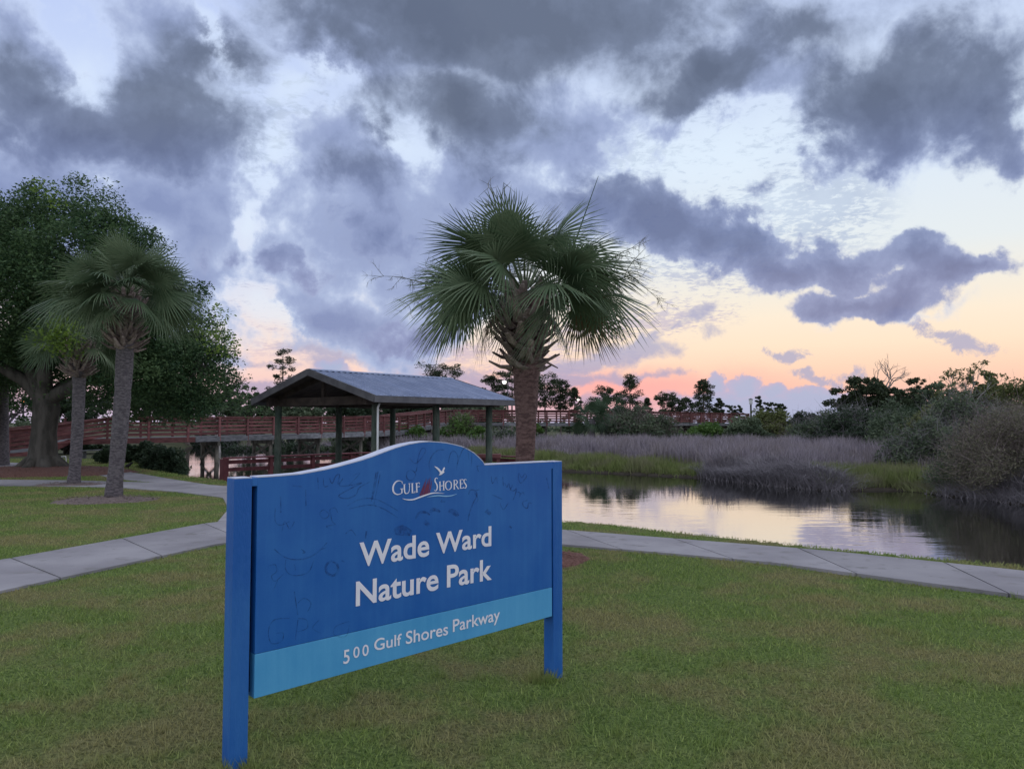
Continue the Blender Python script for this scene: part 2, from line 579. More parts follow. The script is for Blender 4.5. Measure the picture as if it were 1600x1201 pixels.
M = {}
M['oak_bark'] = make_mat('oak_bark', (0.05, 0.047, 0.042), (0.10, 0.092, 0.083), 0.9, 5, 8, 0.9, 14, (1, 1, 0.3))
M['bark'] = make_mat('bark', (0.09, 0.075, 0.065), (0.16, 0.135, 0.12), 0.9, 4, 6, 0.5, 12, (1, 1, 0.3))
M['pale_bark'] = make_mat('pale_bark', (0.26, 0.24, 0.235), (0.36, 0.335, 0.32), 0.9, 4, 6, 0.3, 12)
M['palm_bark'] = make_mat('palm_bark', (0.085, 0.075, 0.088), (0.185, 0.165, 0.18), 0.9, 12, 9, 1.2, 34, (1, 1, 2.2), c3=(0.055, 0.047, 0.052))
M['palm_bark_red'] = make_mat('palm_bark_red', (0.12, 0.07, 0.07), (0.25, 0.155, 0.15), 0.9, 14, 9, 1.4, 46, (1, 1, 2.6), c3=(0.055, 0.032, 0.032))
M['leaf_base'] = make_mat('leaf_base', (0.20, 0.15, 0.145), (0.34, 0.275, 0.26), 0.9, 14, 6, 0.6, 40, tint=0.3)
M['palm_leaf'] = leaf_mat('palm_leaf', (0.05, 0.10, 0.052), (0.21, 0.26, 0.155), 0.25, 0.42)
M['cabbage_leaf'] = leaf_mat('cabbage_leaf', (0.025, 0.05, 0.028), (0.075, 0.115, 0.065), 0.25, 0.5)
M['dead_leaf'] = leaf_mat('dead_leaf', (0.13, 0.085, 0.05), (0.26, 0.18, 0.11), 0.25, 0.7)
M['flower_stalk'] = make_mat('flower_stalk', (0.10, 0.11, 0.07), (0.16, 0.15, 0.10), 0.8)
M['oak_leaf'] = leaf_mat('oak_leaf', (0.024, 0.062, 0.028), (0.115, 0.185, 0.075), 0.3)
M['lamplit_leaf'] = leaf_mat('lamplit_leaf', (0.10, 0.17, 0.03), (0.20, 0.29, 0.05), 0.4)  # oak leaves with street lamp light put into a yellower colour
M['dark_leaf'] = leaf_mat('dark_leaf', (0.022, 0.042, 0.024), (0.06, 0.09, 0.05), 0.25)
M['pine_leaf'] = leaf_mat('pine_leaf', (0.025, 0.042, 0.022), (0.065, 0.085, 0.04), 0.25)
M['bush_leaf'] = leaf_mat('bush_leaf', (0.05, 0.11, 0.025), (0.12, 0.20, 0.05), 0.35)
M['scrub_leaf'] = leaf_mat('scrub_leaf', (0.055, 0.085, 0.05), (0.15, 0.19, 0.115), 0.3)
M['olive_leaf'] = leaf_mat('olive_leaf', (0.07, 0.09, 0.03), (0.18, 0.20, 0.075), 0.3)
M['mauve_leaf'] = leaf_mat('mauve_leaf', (0.075, 0.08, 0.048), (0.20, 0.185, 0.13), 0.25)
M['grey_twig'] = leaf_mat('grey_twig', (0.13, 0.12, 0.135), (0.27, 0.25, 0.27), 0.1)
M['brown_twig'] = leaf_mat('brown_twig', (0.11, 0.085, 0.085), (0.25, 0.20, 0.20), 0.1)
M['reed_grey'] = leaf_mat('reed_grey', (0.16, 0.14, 0.17), (0.40, 0.355, 0.41), 0.15, 0.6, 0.5, (0.25, 0.21, 0.19), 0.6)
M['reed_dark'] = leaf_mat('reed_dark', (0.12, 0.112, 0.13), (0.33, 0.305, 0.335), 0.15)
M['reed_green'] = leaf_mat('reed_green', (0.11, 0.15, 0.045), (0.24, 0.28, 0.10), 0.25, 0.6, 0.6, (0.22, 0.19, 0.14), 0.8)
M['lawn_blade'] = leaf_mat('lawn_blade', (0.095, 0.165, 0.036), (0.345, 0.43, 0.13), 0.3, 0.7, 0.68, (0.38, 0.315, 0.165), 0.9)
M['mulch'] = make_mat('mulch', (0.13, 0.06, 0.05), (0.24, 0.125, 0.105), 0.95, 30, 6, 1.0, 60, c3=(0.05, 0.03, 0.025))
M['mulch_grey'] = make_mat('mulch_grey', (0.16, 0.125, 0.12), (0.27, 0.21, 0.20), 0.95, 30, 6, 1.0, 60, c3=(0.07, 0.055, 0.05))
M['concrete'] = make_mat('concrete', (0.225, 0.213, 0.24), (0.345, 0.33, 0.36), 0.85, 0.9, 11, 0.4, 110, c3=(0.20, 0.19, 0.20), tint=0.09, coord='P', lo=0.25, hi=0.75)
M['red_wood'] = make_mat('red_wood', (0.105, 0.038, 0.042), (0.18, 0.072, 0.072), 0.75, 3, 6, 0.2, 30, (1, 1, 4), tint=0.28)
M['dark_red_wood'] = make_mat('dark_red_wood', (0.10, 0.03, 0.038), (0.155, 0.05, 0.058), 0.75, 3, 6, 0.2, 30, tint=0.15)
M['grey_wood'] = make_mat('grey_wood', (0.09, 0.094, 0.105), (0.18, 0.18, 0.20), 0.85, 3, 6, 0.3, 30, (1, 1, 3), tint=0.25)
M['pile_wood'] = make_mat('pile_wood', (0.06, 0.056, 0.05), (0.15, 0.135, 0.115), 0.9, 4, 6, 0.4, 24, (1, 1, 0.4), tint=0.4)
M['post_wood'] = make_mat('post_wood', (0.038, 0.058, 0.047), (0.085, 0.10, 0.085), 0.9, 5, 8, 0.5, 26, (1, 1, 0.4), c3=(0.035, 0.03, 0.027))
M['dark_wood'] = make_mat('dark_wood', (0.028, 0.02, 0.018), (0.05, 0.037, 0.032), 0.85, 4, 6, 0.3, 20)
M['roof_metal'] = make_mat('roof_metal', (0.19, 0.235, 0.37), (0.25, 0.295, 0.44), 0.4, 2, 5, spec=0.5, metal=0.35, tint=0.08)
M['fascia'] = make_mat('fascia', (0.075, 0.073, 0.085), (0.11, 0.108, 0.12), 0.7, 3, 5, tint=0.08)
M['white_metal'] = make_mat('white_metal', (0.62, 0.63, 0.66), (0.7, 0.7, 0.72), 0.5)
M['dark_metal'] = make_mat('dark_metal', (0.05, 0.05, 0.055), (0.08, 0.08, 0.085), 0.5)
M['sign_blue'] = sign_mat('sign_blue', (0.006, 0.10, 0.40), (0.024, 0.16, 0.475))
M['sign_post'] = make_mat('sign_post', (0.010, 0.10, 0.39), (0.028, 0.145, 0.44), 0.5, 6, 9, 0.25, 120, (1, 1, 0.25), spec=0.35)
M['sign_band'] = sign_mat('sign_band', (0.06, 0.31, 0.62), (0.105, 0.40, 0.70))
M['sign_white'] = make_mat('sign_white', (0.78, 0.76, 0.88), (0.84, 0.82, 0.90), 0.5, 8, 6)
M['sign_edge'] = make_mat('sign_edge', (0.50, 0.53, 0.68), (0.60, 0.62, 0.74), 0.5, 8, 6)
M['sign_pale_blue'] = make_mat('sign_pale_blue', (0.30, 0.55, 0.80), (0.36, 0.6, 0.82), 0.5, 8, 6)
M['sign_red'] = make_mat('sign_red', (0.14, 0.035, 0.09), (0.19, 0.045, 0.10), 0.6, 30, 5)
M['slot_shade'] = make_mat('slot_shade', (0.006, 0.008, 0.03), None, 0.9)  # near-black colour stands for the shade in the panel's side gaps
M['bird_black'] = make_mat('bird_black', (0.02, 0.02, 0.022), None, 0.7)


def emit_mat(name, c, s):
    m = bpy.data.materials.new(name)
    m.use_nodes = True
    P = m.node_tree.nodes['Principled BSDF']
    P.inputs['Emission Color'].default_value = (*c, 1)
    P.inputs['Emission Strength'].default_value = s
    P.inputs['Base Color'].default_value = (0.4, 0.4, 0.4, 1)
    return m


M['lamp_white'] = emit_mat('lamp_white', (1, 0.96, 0.88), 3)
M['lamp_orange'] = emit_mat('lamp_orange', (1, 0.32, 0.12), 2.2)


def ink_mat():
    """felt-pen scrawl rubbed half away"""
    m = bpy.data.materials.new('graffiti_ink')
    m.use_nodes = True
    T = NT(m.node_tree)
    P = m.node_tree.nodes['Principled BSDF']
    P.inputs['Base Color'].default_value = (0.006, 0.055, 0.26, 1)
    P.inputs['Roughness'].default_value = 0.5
    pos = T.node('ShaderNodeNewGeometry').outputs['Position']
    T.put(P.inputs['Alpha'], T.step(T.noise(pos, 38, 5, 0.6).outputs[0], 0.32, 0.75, 0.06, 0.5))
    return m


M['ink'] = ink_mat()


def ground_mat():
    m = bpy.data.materials.new('turf')
    m.use_nodes = True
    T = NT(m.node_tree)
    P = m.node_tree.nodes['Principled BSDF']
    P.inputs['Roughness'].default_value = 0.95
    P.inputs['Specular IOR Level'].default_value = 0.1
    geo = T.node('ShaderNodeNewGeometry')
    pos = geo.outputs['Position']
    sep = T.node('ShaderNodeSeparateXYZ')
    T.l.new(pos, sep.inputs[0])
    a = T.step(T.noise(pos, 0.9, 5, 0.6).outputs[0], 0.42, 0.62)
    fine = T.noise(pos, 45, 5, 0.65).outputs[0]
    green = T.mix(T.step(fine, 0.3, 0.7), (0.045, 0.075, 0.02, 1), (0.17, 0.225, 0.07, 1))
    dry = T.mix(T.step(fine, 0.3, 0.7), (0.075, 0.062, 0.03, 1), (0.235, 0.195, 0.105, 1))
    c = T.mix(T.m('MULTIPLY', a, 0.7), green, dry)
    mud = T.mix(T.noise(pos, 3, 5).outputs[0], (0.03, 0.025, 0.02, 1), (0.07, 0.06, 0.05, 1))
    c = T.mix(T.step(sep.outputs[2], -0.12, -0.3), c, mud)
    wild = T.mix(T.noise(pos, 0.3, 6).outputs[0], (0.05, 0.06, 0.03, 1), (0.11, 0.11, 0.07, 1))
    c = T.mix(T.step(sep.outputs[1], 30, 36), c, T.mix(T.step(sep.outputs[2], -0.5, -0.44), mud, wild))
    T.put(P.inputs['Base Color'], c)
    b = T.node('ShaderNodeBump')
    b.inputs['Strength'].default_value = 0.8
    b.inputs['Distance'].default_value = 0.02
    T.put(b.inputs['Height'], fine)
    T.l.new(b.outputs[0], P.inputs['Normal'])
    return m


def water_mat():
    m = bpy.data.materials.new('dark_water')
    m.use_nodes = True
    T = NT(m.node_tree)
    P = m.node_tree.nodes['Principled BSDF']
    P.inputs['Base Color'].default_value = (0.012, 0.013, 0.012, 1)
    P.inputs['Roughness'].default_value = 0.03
    P.inputs['IOR'].default_value = 4.2
    P.inputs['Specular IOR Level'].default_value = 0.9
    pos = T.node('ShaderNodeNewGeometry').outputs['Position']
    h1 = T.noise(T.vm('MULTIPLY', pos, (0.55, 1.5, 1)), 1.6, 3, 0.5, 0.3).outputs[0]
    h2 = T.noise(T.vm('MULTIPLY', pos, (0.6, 1.4, 1)), 7.0, 3, 0.5).outputs[0]
    calm = T.step(T.noise(pos, 0.16, 2).outputs[0], 0.35, 0.65, 0.25, 1.0)
    b = T.node('ShaderNodeBump')
    b.inputs['Strength'].default_value = 0.10
    b.inputs['Distance'].default_value = 0.05
    T.put(b.inputs['Height'], T.m('MULTIPLY', T.m('ADD', h1, T.m('MULTIPLY', h2, 0.28)), calm))
    T.l.new(b.outputs[0], P.inputs['Normal'])
    return m


M['turf'] = ground_mat()
M['water'] = water_mat()

# ---------------------------------------------------------------- land and water
WATER_Z = -0.6
NEAR_SHORE = [(14, 3.4), (8.5, 6.55), (5.75, 8.65), (4.0, 9.95), (3.0, 10.8), (2.2, 11.55), (1.45, 12.35), (0.8, 12.7), (-1.5, 15.0), (-3.2, 17.6),
              (-5.5, 19.6), (-7.9, 21.3), (-10.5, 24.2), (-13.9, 28), (-14.6, 32), (-16, 37), (-20, 45), (-26, 60), (-30, 72)]
FAR_SHORE = [(-22, 68), (-15, 61), (-11, 55), (-8, 49), (-3.5, 44), (0, 38.8), (2.3, 34.6), (5.4, 32.4), (7.6, 30.2), (8.9, 26.7), (10.2, 24.6), (12.4, 25.2),
             (13.0, 23), (13.6, 20.7), (15.5, 17), (18.5, 13), (24, 9), (24, 2)]
POND = np.array(NEAR_SHORE + FAR_SHORE)


def inside(P, poly):
    x, y = P[:, 0], P[:, 1]
    r = np.zeros(len(P), bool)
    n = len(poly)
    for i in range(n):
        x1, y1 = poly[i]
        x2, y2 = poly[(i + 1) % n]
        c = ((y1 > y) != (y2 > y))
        r ^= c & (x < (x2 - x1) * (y - y1) / (y2 - y1 + 1e-12) + x1)
    return r


def edge_dist(P, poly, closed=True):
    d = np.full(len(P), 1e9)
    n = len(poly)
    for i in range(n if closed else n - 1):
        a = np.array(poly[i], float)
        b = np.array(poly[(i + 1) % n], float)
        ab = b - a
        t = np.clip(((P - a) @ ab) / (ab @ ab), 0, 1)
        d = np.minimum(d, np.hypot(*(P - a - t[:, None] * ab).T))
    return d


def sstep(x, a, b):
    t = np.clip((x - a) / (b - a), 0, 1)
    return t * t * (3 - 2 * t)


MARSH = FAR_SHORE + [(60, 2), (400, 60), (400, 1500), (-300, 1500), (-60, 200), (-32, 78)]


def ground_z(P):
    P = np.asarray(P, float)
    wet = inside(P, POND)
    d = edge_dist(P, POND)
    z = np.where(wet, -1.5 * sstep(d, 0.0, 0.9), 0.0)
    m = inside(P, MARSH) & ~wet
    z = np.where(m, -0.42 - 0.12 * (1 - sstep(d, 0, 1.5)), z)
    far_wet = wet & (edge_dist(P, FAR_SHORE, False) < edge_dist(P, NEAR_SHORE, False))
    z = np.where(far_wet, -0.54 - 1.0 * sstep(d, 0, 0.7), z)
    x, y = P[:, 0], P[:, 1]
    z = z + np.where(wet | m, 0, 0.012 * np.sin(x * 0.9 + 1) * np.cos(y * 0.8))
    z = z - 0.05 * np.exp(-((x - 0.3) ** 2 + (y - 5.1) ** 2) / 0.6) - 0.0 * np.exp(-((x + 1.2) ** 2 + (y - 3.6) ** 2) / 0.5)
    return z


gx = np.unique(np.round(np.concatenate([[-1200, -700, -400, -250, -180, -140, -110, -90, -75, -62, -52, -44], np.arange(-38, -9, 0.7), np.arange(-9, 10, 0.22),
                                        np.arange(10, 34, 0.6), [36, 40, 46, 54, 65, 80, 100, 130, 180, 260, 420, 700, 1200]]), 3))
gy = np.unique(np.round(np.concatenate([[-80, -40, -20, -10, -5, -2], np.arange(0, 16, 0.22), np.arange(16, 40, 0.5), np.arange(40, 80, 1.5),
                                        [82, 88, 96, 110, 130, 160, 220, 320, 500, 800, 1300, 2000]]), 3))
GX, GY = np.meshgrid(gx, gy)
gp = np.stack([GX.ravel(), GY.ravel()], 1)
gz = ground_z(gp)
nx, ny = len(gx), len(gy)
ii, jj = np.meshgrid(np.arange(nx - 1), np.arange(ny - 1))
q = (jj * nx + ii).ravel()
ground = link('ground', mesh_np('ground', np.column_stack([gp, gz]), np.stack([q, q + 1, q + 1 + nx, q + nx], 1), True), M['turf'])
tag(ground, kind='structure')
wm = MB()
wm.add([(-70, 1, WATER_Z), (60, 1, WATER_Z), (60, 100, WATER_Z), (-70, 100, WATER_Z)], [(0, 1, 2, 3)])
water = tag(wm.build('water', M['water']), kind='structure')


# ---- concrete paths, slab by slab
def resample(pts, s):
    pts = np.array(pts, float)
    L = np.concatenate([[0], np.cumsum(np.hypot(*np.diff(pts, axis=0).T))])
    return np.stack([np.interp(s * L[-1], L, pts[:, k]) for k in (0, 1)], 1), L[-1]


PATH_POLYS = []


def path(name, near, far, slab, top=0.028):
    root = tag(empty(name, (near[0][0], near[0][1], 0)), kind='structure')
    _, L = resample(near, np.array([0, 1.0]))
    _, L2 = resample(far, np.array([0, 1.0]))
    n = max(2, round((L + L2) / 2 / slab))
    s = np.linspace(0, 1, n + 1)
    for i in range(n):
        e = 0.012 / ((L + L2) / 2)
        ss = np.linspace(s[i] + e, s[i + 1] - e, 4)
        a, _ = resample(near, ss)
        b, _ = resample(far, ss)
        k = len(ss)
        v = [(x, y, top) for x, y in a] + [(x, y, top) for x, y in b] + [(x, y, -0.1) for x, y in a] + [(x, y, -0.1) for x, y in b]
        f = [(j, j + 1, k + j + 1, k + j) for j in range(k - 1)]
        f += [(2 * k + j, 2 * k + j + 1, j + 1, j) for j in range(k - 1)] + [(k + j, k + j + 1, 3 * k + j + 1, 3 * k + j) for j in range(k - 1)]
        f += [(2 * k, 0, k, 3 * k), (k - 1, 3 * k - 1, 4 * k - 1, 2 * k - 1)]
        MB().add(v, f).build('concrete_slab', M['concrete'], root)
    PATH_POLYS.append(np.array(list(near) + list(far)[::-1]))
    return root


# right-hand sweep behind the sign, coming round from the front left
path('footpath', [(-5.9, 4.0), (-4.8, 7.25), (-4.4, 8.46), (-3.8, 10.2), (-3.0, 11.0), (-1.6, 10.95), (0.67, 10.05), (2.9, 8.8), (4.7, 7.06), (7.0, 4.6), (10, 1.0)],
     [(-7.8, 4.6), (-5.9, 8.85), (-5.3, 10.6), (-4.75, 12.3), (-3.6, 13.2), (-1.6, 12.65), (0.76, 11.4), (3.84, 9.6), (5.5, 8.24), (8.3, 5.4), (11.4, 1.6)], 1.5)
path('footpath', [(-4.7, 12.36), (-5.2, 14.2), (-6.1, 16.3), (-7.8, 17.8), (-9.5, 18.75), (-12.3, 19.5), (-16, 19.9), (-24, 20.6)],
     [(-3.55, 13.26), (-4.2, 16.5), (-6.3, 18.7), (-8.1, 19.9), (-10.1, 20.6), (-12.3, 21.2), (-16, 21.6), (-24, 22.4)], 1.8, 0.024)
path('footpath', [(-9.2, 20.25), (-10.6, 21.3), (-12.6, 23.4), (-15.5, 26.2), (-19, 28.2), (-24, 29.5)],
     [(-7.6, 19.55), (-9.5, 21.6), (-12.9, 25.5), (-16.6, 29.0), (-20, 30.6), (-25, 32)], 1.8, 0.020)


def mulch(cx, cy, rx, ry, m, seed, h=0.05, name='mulch_bed'):
    rg = np.random.default_rng(seed)
    n = 40
    a = np.linspace(0, 2 * PI, n, endpoint=False)
    ro = 1 + 0.07 * np.sin(3 * a + seed) + 0.05 * np.sin(7 * a)
    v = [(cx, cy, h + 0.012)]
    rings = (0.3, 0.6, 0.85, 1.0)
    for r in rings:
        for k in range(n):
            v.append((cx + rx * r * ro[k] * math.cos(a[k]), cy + ry * r * ro[k] * math.sin(a[k]), (h * (1 - r ** 2) + 0.022 if r < 1 else -0.03) + rg.uniform(-0.008, 0.008)))
    f = [(0, 1 + k, 1 + (k + 1) % n) for k in range(n)]
    for i in range(len(rings) - 1):
        for k in range(n):
            f.append((1 + i * n + k, 1 + (i + 1) * n + k, 1 + (i + 1) * n + (k + 1) % n, 1 + i * n + (k + 1) % n))
    o = MB().add(v, f).build(name, m, None, True)
    tag(o, kind='stuff')
    # loose chips
    N = int(900 * min(rx * ry, 3))
    rr = np.sqrt(rg.uniform(0, 1.05, N))
    th = rg.uniform(0, 2 * PI, N)
    c = np.stack([cx + rx * rr * np.cos(th), cy + ry * rr * np.sin(th), h * np.maximum(0, 1 - rr ** 2) + 0.035 + rg.uniform(-0.01, 0.02, N)], 1)
    t = rg.uniform(0, PI, N)
    L = rg.uniform(0.015, 0.05, N)[:, None]
    W = rg.uniform(0.005, 0.014, N)[:, None]
    u = np.stack([np.cos(t), np.sin(t), rg.uniform(-.4, .4, N)], 1)
    w_ = np.stack([-np.sin(t), np.cos(t), rg.uniform(-.4, .4, N)], 1)
    V = np.stack([c - u * L, c + w_ * W, c + u * L, c - w_ * W], 1).reshape(-1, 3)
    ch = link('wood_chips', mesh_np('wood_chips', V, np.arange(4 * N).reshape(N, 4)), m, o)
    ch['kind'] = 'stuff'
    MULCH.append((cx, cy, rx, ry))
    return o


MULCH = []
mulch(0.12, 9.0, 0.78, 0.7, M['mulch'], 1, 0.10)
mulch(-8.35, 15.9, 1.05, 0.8, M['mulch_grey'], 2, 0.03)
mulch(-11.3, 19.75, 0.9, 0.55, M['mulch_grey'], 3, 0.02)
mulch(-15.2, 24.6, 3.4, 2.3, M['mulch'], 4, 0.18)


# ---- blades of the mown lawn
def lawn(name, n, y0, y1, seed, ex):
    rg = np.random.default_rng(seed)
    y = (rg.uniform(0, 1, n) * (y1 ** ex - y0 ** ex) + y0 ** ex) ** (1 / ex)
    x = rg.uniform(-1, 1, n) * (0.70 * y + 1.4)
    P = np.stack([x, y], 1)
    ok = ~inside(P, POND) & ~inside(P, MARSH)
    for poly in PATH_POLYS:
        ok &= ~inside(P, poly)
    for cx, cy, rx, ry in MULCH:
        ok &= ((x - cx) / rx) ** 2 + ((y - cy) / ry) ** 2 > rg.uniform(0.85, 1.1, n)
    P = P[ok]
    n = len(P)
    z = ground_z(P)
    k = 1 + P[:, 1] / 9
    # tufts: taller and paler where the turf is thicker
    tuft = 0.5 + 0.5 * np.sin(P[:, 0] * 2.3 + 1.7 * np.sin(P[:, 1] * 1.9)) * np.sin(P[:, 1] * 2.9 + 1.3 * np.sin(P[:, 0] * 2.1))
    h = rg.uniform(0.012, 0.030, n) * (0.75 + 0.5 * tuft) * np.minimum(k, 2.0) ** 0.5
    w = rg.uniform(0.0018, 0.0038, n) * k
    t = rg.uniform(0, 2 * PI, n)
    l = rg.uniform(0.2, 1.2, n) * h
    la = rg.uniform(0, 2 * PI, n)
    b = np.stack([P[:, 0], P[:, 1], z - 0.004], 1)
    u = np.stack([np.cos(t) * w, np.sin(t) * w, np.zeros(n)], 1)
    tip = b + np.stack([np.cos(la) * l, np.sin(la) * l, h], 1)
    V = np.stack([b - u, b + u, tip], 1).reshape(-1, 3)
    tone = np.repeat(np.clip(rg.normal(0.45, 0.25, n), 0, 1), 3)
    o = link(name, mesh_np(name, V, np.arange(3 * n).reshape(n, 3), False, tone), M['lawn_blade'])
    return tag(o, kind='stuff')


lawn('grass', 560000, 1.6, 34, 21, 0.42)


# longer tufts the mower misses round the sign posts, and stray weeds
def tufts(name, spots, seed, h0, h1):
    rg = np.random.default_rng(seed)
    V, tone = [], []
    for x, y, r, n in spots:
        for _ in range(n):
            a, q_ = rg.uniform(0, 2 * PI), r * math.sqrt(rg.uniform(0.1, 1))
            px, py = x + q_ * math.cos(a), y + q_ * math.sin(a)
            h = rg.uniform(h0, h1)
            l, la, t = rg.uniform(0.1, 0.8) * h, rg.uniform(0, 2 * PI), rg.uniform(0, PI)
            z = gz0(px, py)
            w = 0.003
            V += [(px - w * math.cos(t), py - w * math.sin(t), z), (px + w * math.cos(t), py + w * math.sin(t), z), (px + l * math.cos(la), py + l * math.sin(la), z + h)]
            tone += [rg.uniform(0.1, 0.7)] * 3
    F = np.arange(len(V)).reshape(-1, 3)
    return tag(link(name, mesh_np(name, V, F, False, tone), M['lawn_blade']), kind='stuff')


def gz0(x, y):
    return float(ground_z(np.array([[x, y]]))[0])


wr = np.random.default_rng(50)
spots = [(-1.255, 3.575, 0.105, 420), (0.19, 5.03, 0.10, 420)]
for _ in range(70):
    y_ = wr.uniform(2.6, 9.5)
    x_ = wr.uniform(-0.66, 0.66) * y_
    if not any(inside(np.array([[x_, y_]]), p_)[0] for p_ in PATH_POLYS):
        spots.append((x_, y_, wr.uniform(0.03, 0.08), 26))
tufts('grass_tufts', spots, 51, 0.03, 0.085)

# ---- marsh grasses
def reeds(name, P, h0, h1, m, seed, lean=0.25, width=0.012, per=1, spread=0.12, tone_mu=0.5, droop=0.0, bow=0.5):
    rg = np.random.default_rng(seed)
    P = np.repeat(P, per, 0) + rg.normal(0, spread, (len(P) * per, 2))
    n = len(P)
    z = ground_z(P)
    h = rg.uniform(h0, h1, n)
    t = rg.uniform(0, PI, n)
    la = rg.uniform(0, 2 * PI, n)
    l = np.abs(rg.normal(0, lean, n)) * h
    w = width * rg.uniform(0.6, 1.3, n) * (P[:, 1] / 28)
    # shorter along the water, and bowing out over it
    e = edge_dist(P, POND)
    k = 1 - sstep(e, 0.0, bow)
    g = np.stack([edge_dist(P + (0.05, 0), POND) - e, edge_dist(P + (0, 0.05), POND) - e], 1) / 0.05
    h = h * (1 - 0.5 * k) * (0.85 + 0.3 * np.sin(P[:, 0] * 1.7 + 2 * np.sin(P[:, 1] * 0.9)))
    ox, oy = -g[:, 0] * k * h * 1.0, -g[:, 1] * k * h * 1.0
    b = np.stack([P[:, 0], P[:, 1], z - 0.05], 1)
    u = np.stack([np.cos(t) * w, np.sin(t) * w, np.zeros(n)], 1)
    mid = b + np.stack([np.cos(la) * l * 0.35 + ox * 0.35, np.sin(la) * l * 0.35 + oy * 0.35, h * (0.6 + droop * 0.2)], 1)
    tip = b + np.stack([np.cos(la) * l + ox, np.sin(la) * l + oy, h * (1 - droop * np.abs(rg.normal(0, .6, n)))], 1)
    V = np.stack([b - u, b + u, mid + u * 0.8, tip, mid - u * 0.8], 1).reshape(-1, 3)
    i = np.arange(n) * 5
    F = np.concatenate([np.stack([i, i + 1, i + 2], 1), np.stack([i, i + 2, i + 4], 1), np.stack([i + 4, i + 2, i + 3], 1)])
    tone = np.repeat(np.clip(rg.normal(tone_mu, 0.25, n), 0, 1), 5)
    return mesh_np(name, V, F, False, tone)


def scatter(poly, n, seed):
    rg = np.random.default_rng(seed)
    poly = np.array(poly)
    lo, hi = poly.min(0), poly.max(0)
    out = np.zeros((0, 2))
    while len(out) < n:
        p = rg.uniform(lo, hi, (n * 2, 2))
        out = np.concatenate([out, p[inside(p, poly)]])
    return out[:n]


# the green fringe along the far bank, then the grey rush behind it
fringe1 = [(-3.6, 44.3), (0, 39.1), (2.3, 34.9), (5.4, 32.7), (7.4, 30.8), (8.6, 33.5), (6.2, 37.5), (3.2, 41), (0.6, 46), (-2.5, 49)]
fringe2 = [(10.3, 25.0), (12.4, 25.5), (13.2, 23.2), (14.5, 24), (15.5, 28), (13.6, 30.5), (11.4, 29.5), (10.2, 27)]
tag(link('green_marsh_grass', reeds('green_marsh_grass', np.concatenate([scatter(fringe1, 9000, 1), scatter(fringe2, 5000, 2)]), 0.28, 0.66, M['reed_green'], 5, 0.28, 0.013, 3), M['reed_green']), kind='stuff')
rush = [(-16, 63), (-11, 56.5), (-8, 50.5), (-2.5, 49), (0.6, 46), (3.2, 41), (6.2, 37.5), (8.6, 33.5), (7.8, 30.6), (9.4, 26.8), (10.4, 27.5), (11.4, 30), (13.6, 31), (15.8, 28.5),
        (21, 33), (23, 44), (18, 56), (6, 58), (-8, 64)]
tag(link('grey_rush', reeds('grey_rush', scatter(rush, 30000, 3), 0.55, 1.3, M['reed_grey'], 6, 0.30, 0.013, 4, 0.16, 0.5, 0.1, 1.6), M['reed_grey']), kind='stuff')
# darker tangle hanging over the water by the big tussock and at the lower right
over1 = [(7.5, 30.2), (8.9, 26.6), (10.3, 24.5), (11.2, 25.6), (10.4, 28.5), (9.2, 31.5)]
over2 = [(12.9, 23.4), (13.6, 20.6), (15.5, 17), (18.5, 13), (20, 14.5), (16.5, 19), (15, 24)]
tag(link('overhanging_sedge', reeds('overhanging_sedge', np.concatenate([scatter(over1, 2600, 7), scatter(over2, 3000, 8)]), 0.5, 1.35, M['reed_dark'], 9, 0.6, 0.010, 6, 0.22, 0.5, 0.4, 1.8), M['reed_dark']), kind='stuff')
# weeds along the near lip of the water
lip = [(2.2, 11.45), (1.4, 12.2), (0.7, 12.6), (0.7, 12.9), (1.5, 12.5), (2.4, 11.6)]
lipr = [(2.2, 11.5), (4.0, 9.9), (5.75, 8.6), (8.5, 6.5), (8.6, 6.62), (5.85, 8.74), (4.1, 10.04), (2.3, 11.65)]
lipl = [(-13.9, 28), (-10.5, 24.2), (-7.9, 21.3), (-5.6, 19.7), (-5.5, 19.3), (-8.1, 20.9), (-10.9, 23.8), (-14.4, 27.6)]
tag(link('bank_grass', reeds('bank_grass', np.concatenate([scatter(lip, 1500, 11), scatter(lipr, 3600, 12), scatter(lipl, 3800, 13)]), 0.05, 0.13, M['lawn_blade'], 14, 0.5, 0.011, 1, 0.03), M['lawn_blade']), kind='stuff')

# ---------------------------------------------------------------- timber boardwalk
def xyz(px, py, Y):
    return Vector(at(px, py, Y))


RAIL_H = 1.07
bw = thing('boardwalk', 'long red railed timber boardwalk on piles crossing the water behind the shelter', 'boardwalk', (-17.4, 41, 0))
line = [xyz(-70, 678, 35.5), xyz(52, 668, 38.0), xyz(97, 653, 39.5), xyz(150, 652.5, 40.0), xyz(292, 651.5, 42), xyz(461, 651, 48), xyz(596, 650.5, 54), xyz(690, 640.5, 66.5),
        xyz(790, 641, 67), xyz(912, 641.5, 67), xyz(1060, 644, 78), xyz(1168, 646.5, 86)]
line = [p - Vector((0, 0, RAIL_H)) for p in line]           # deck level
HALF = 1.15
side = []
for i, p in enumerate(line):
    a = line[max(i - 1, 0)]
    b = line[min(i + 1, len(line) - 1)]
    d = (b - a)
    d.z = 0
    d.normalize()
    side.append(Vector((d.y, -d.x, 0)))                      # towards the camera side
seglen = [(line[i + 1] - line[i]).length for i in range(len(line) - 1)]


def along(s):
    for i, L in enumerate(seglen):
        if s <= L or i == len(seglen) - 1:
            t = min(s / L, 1.0)
            return line[i].lerp(line[i + 1], t), side[i].lerp(side[i + 1], t).normalized(), i
        s -= L


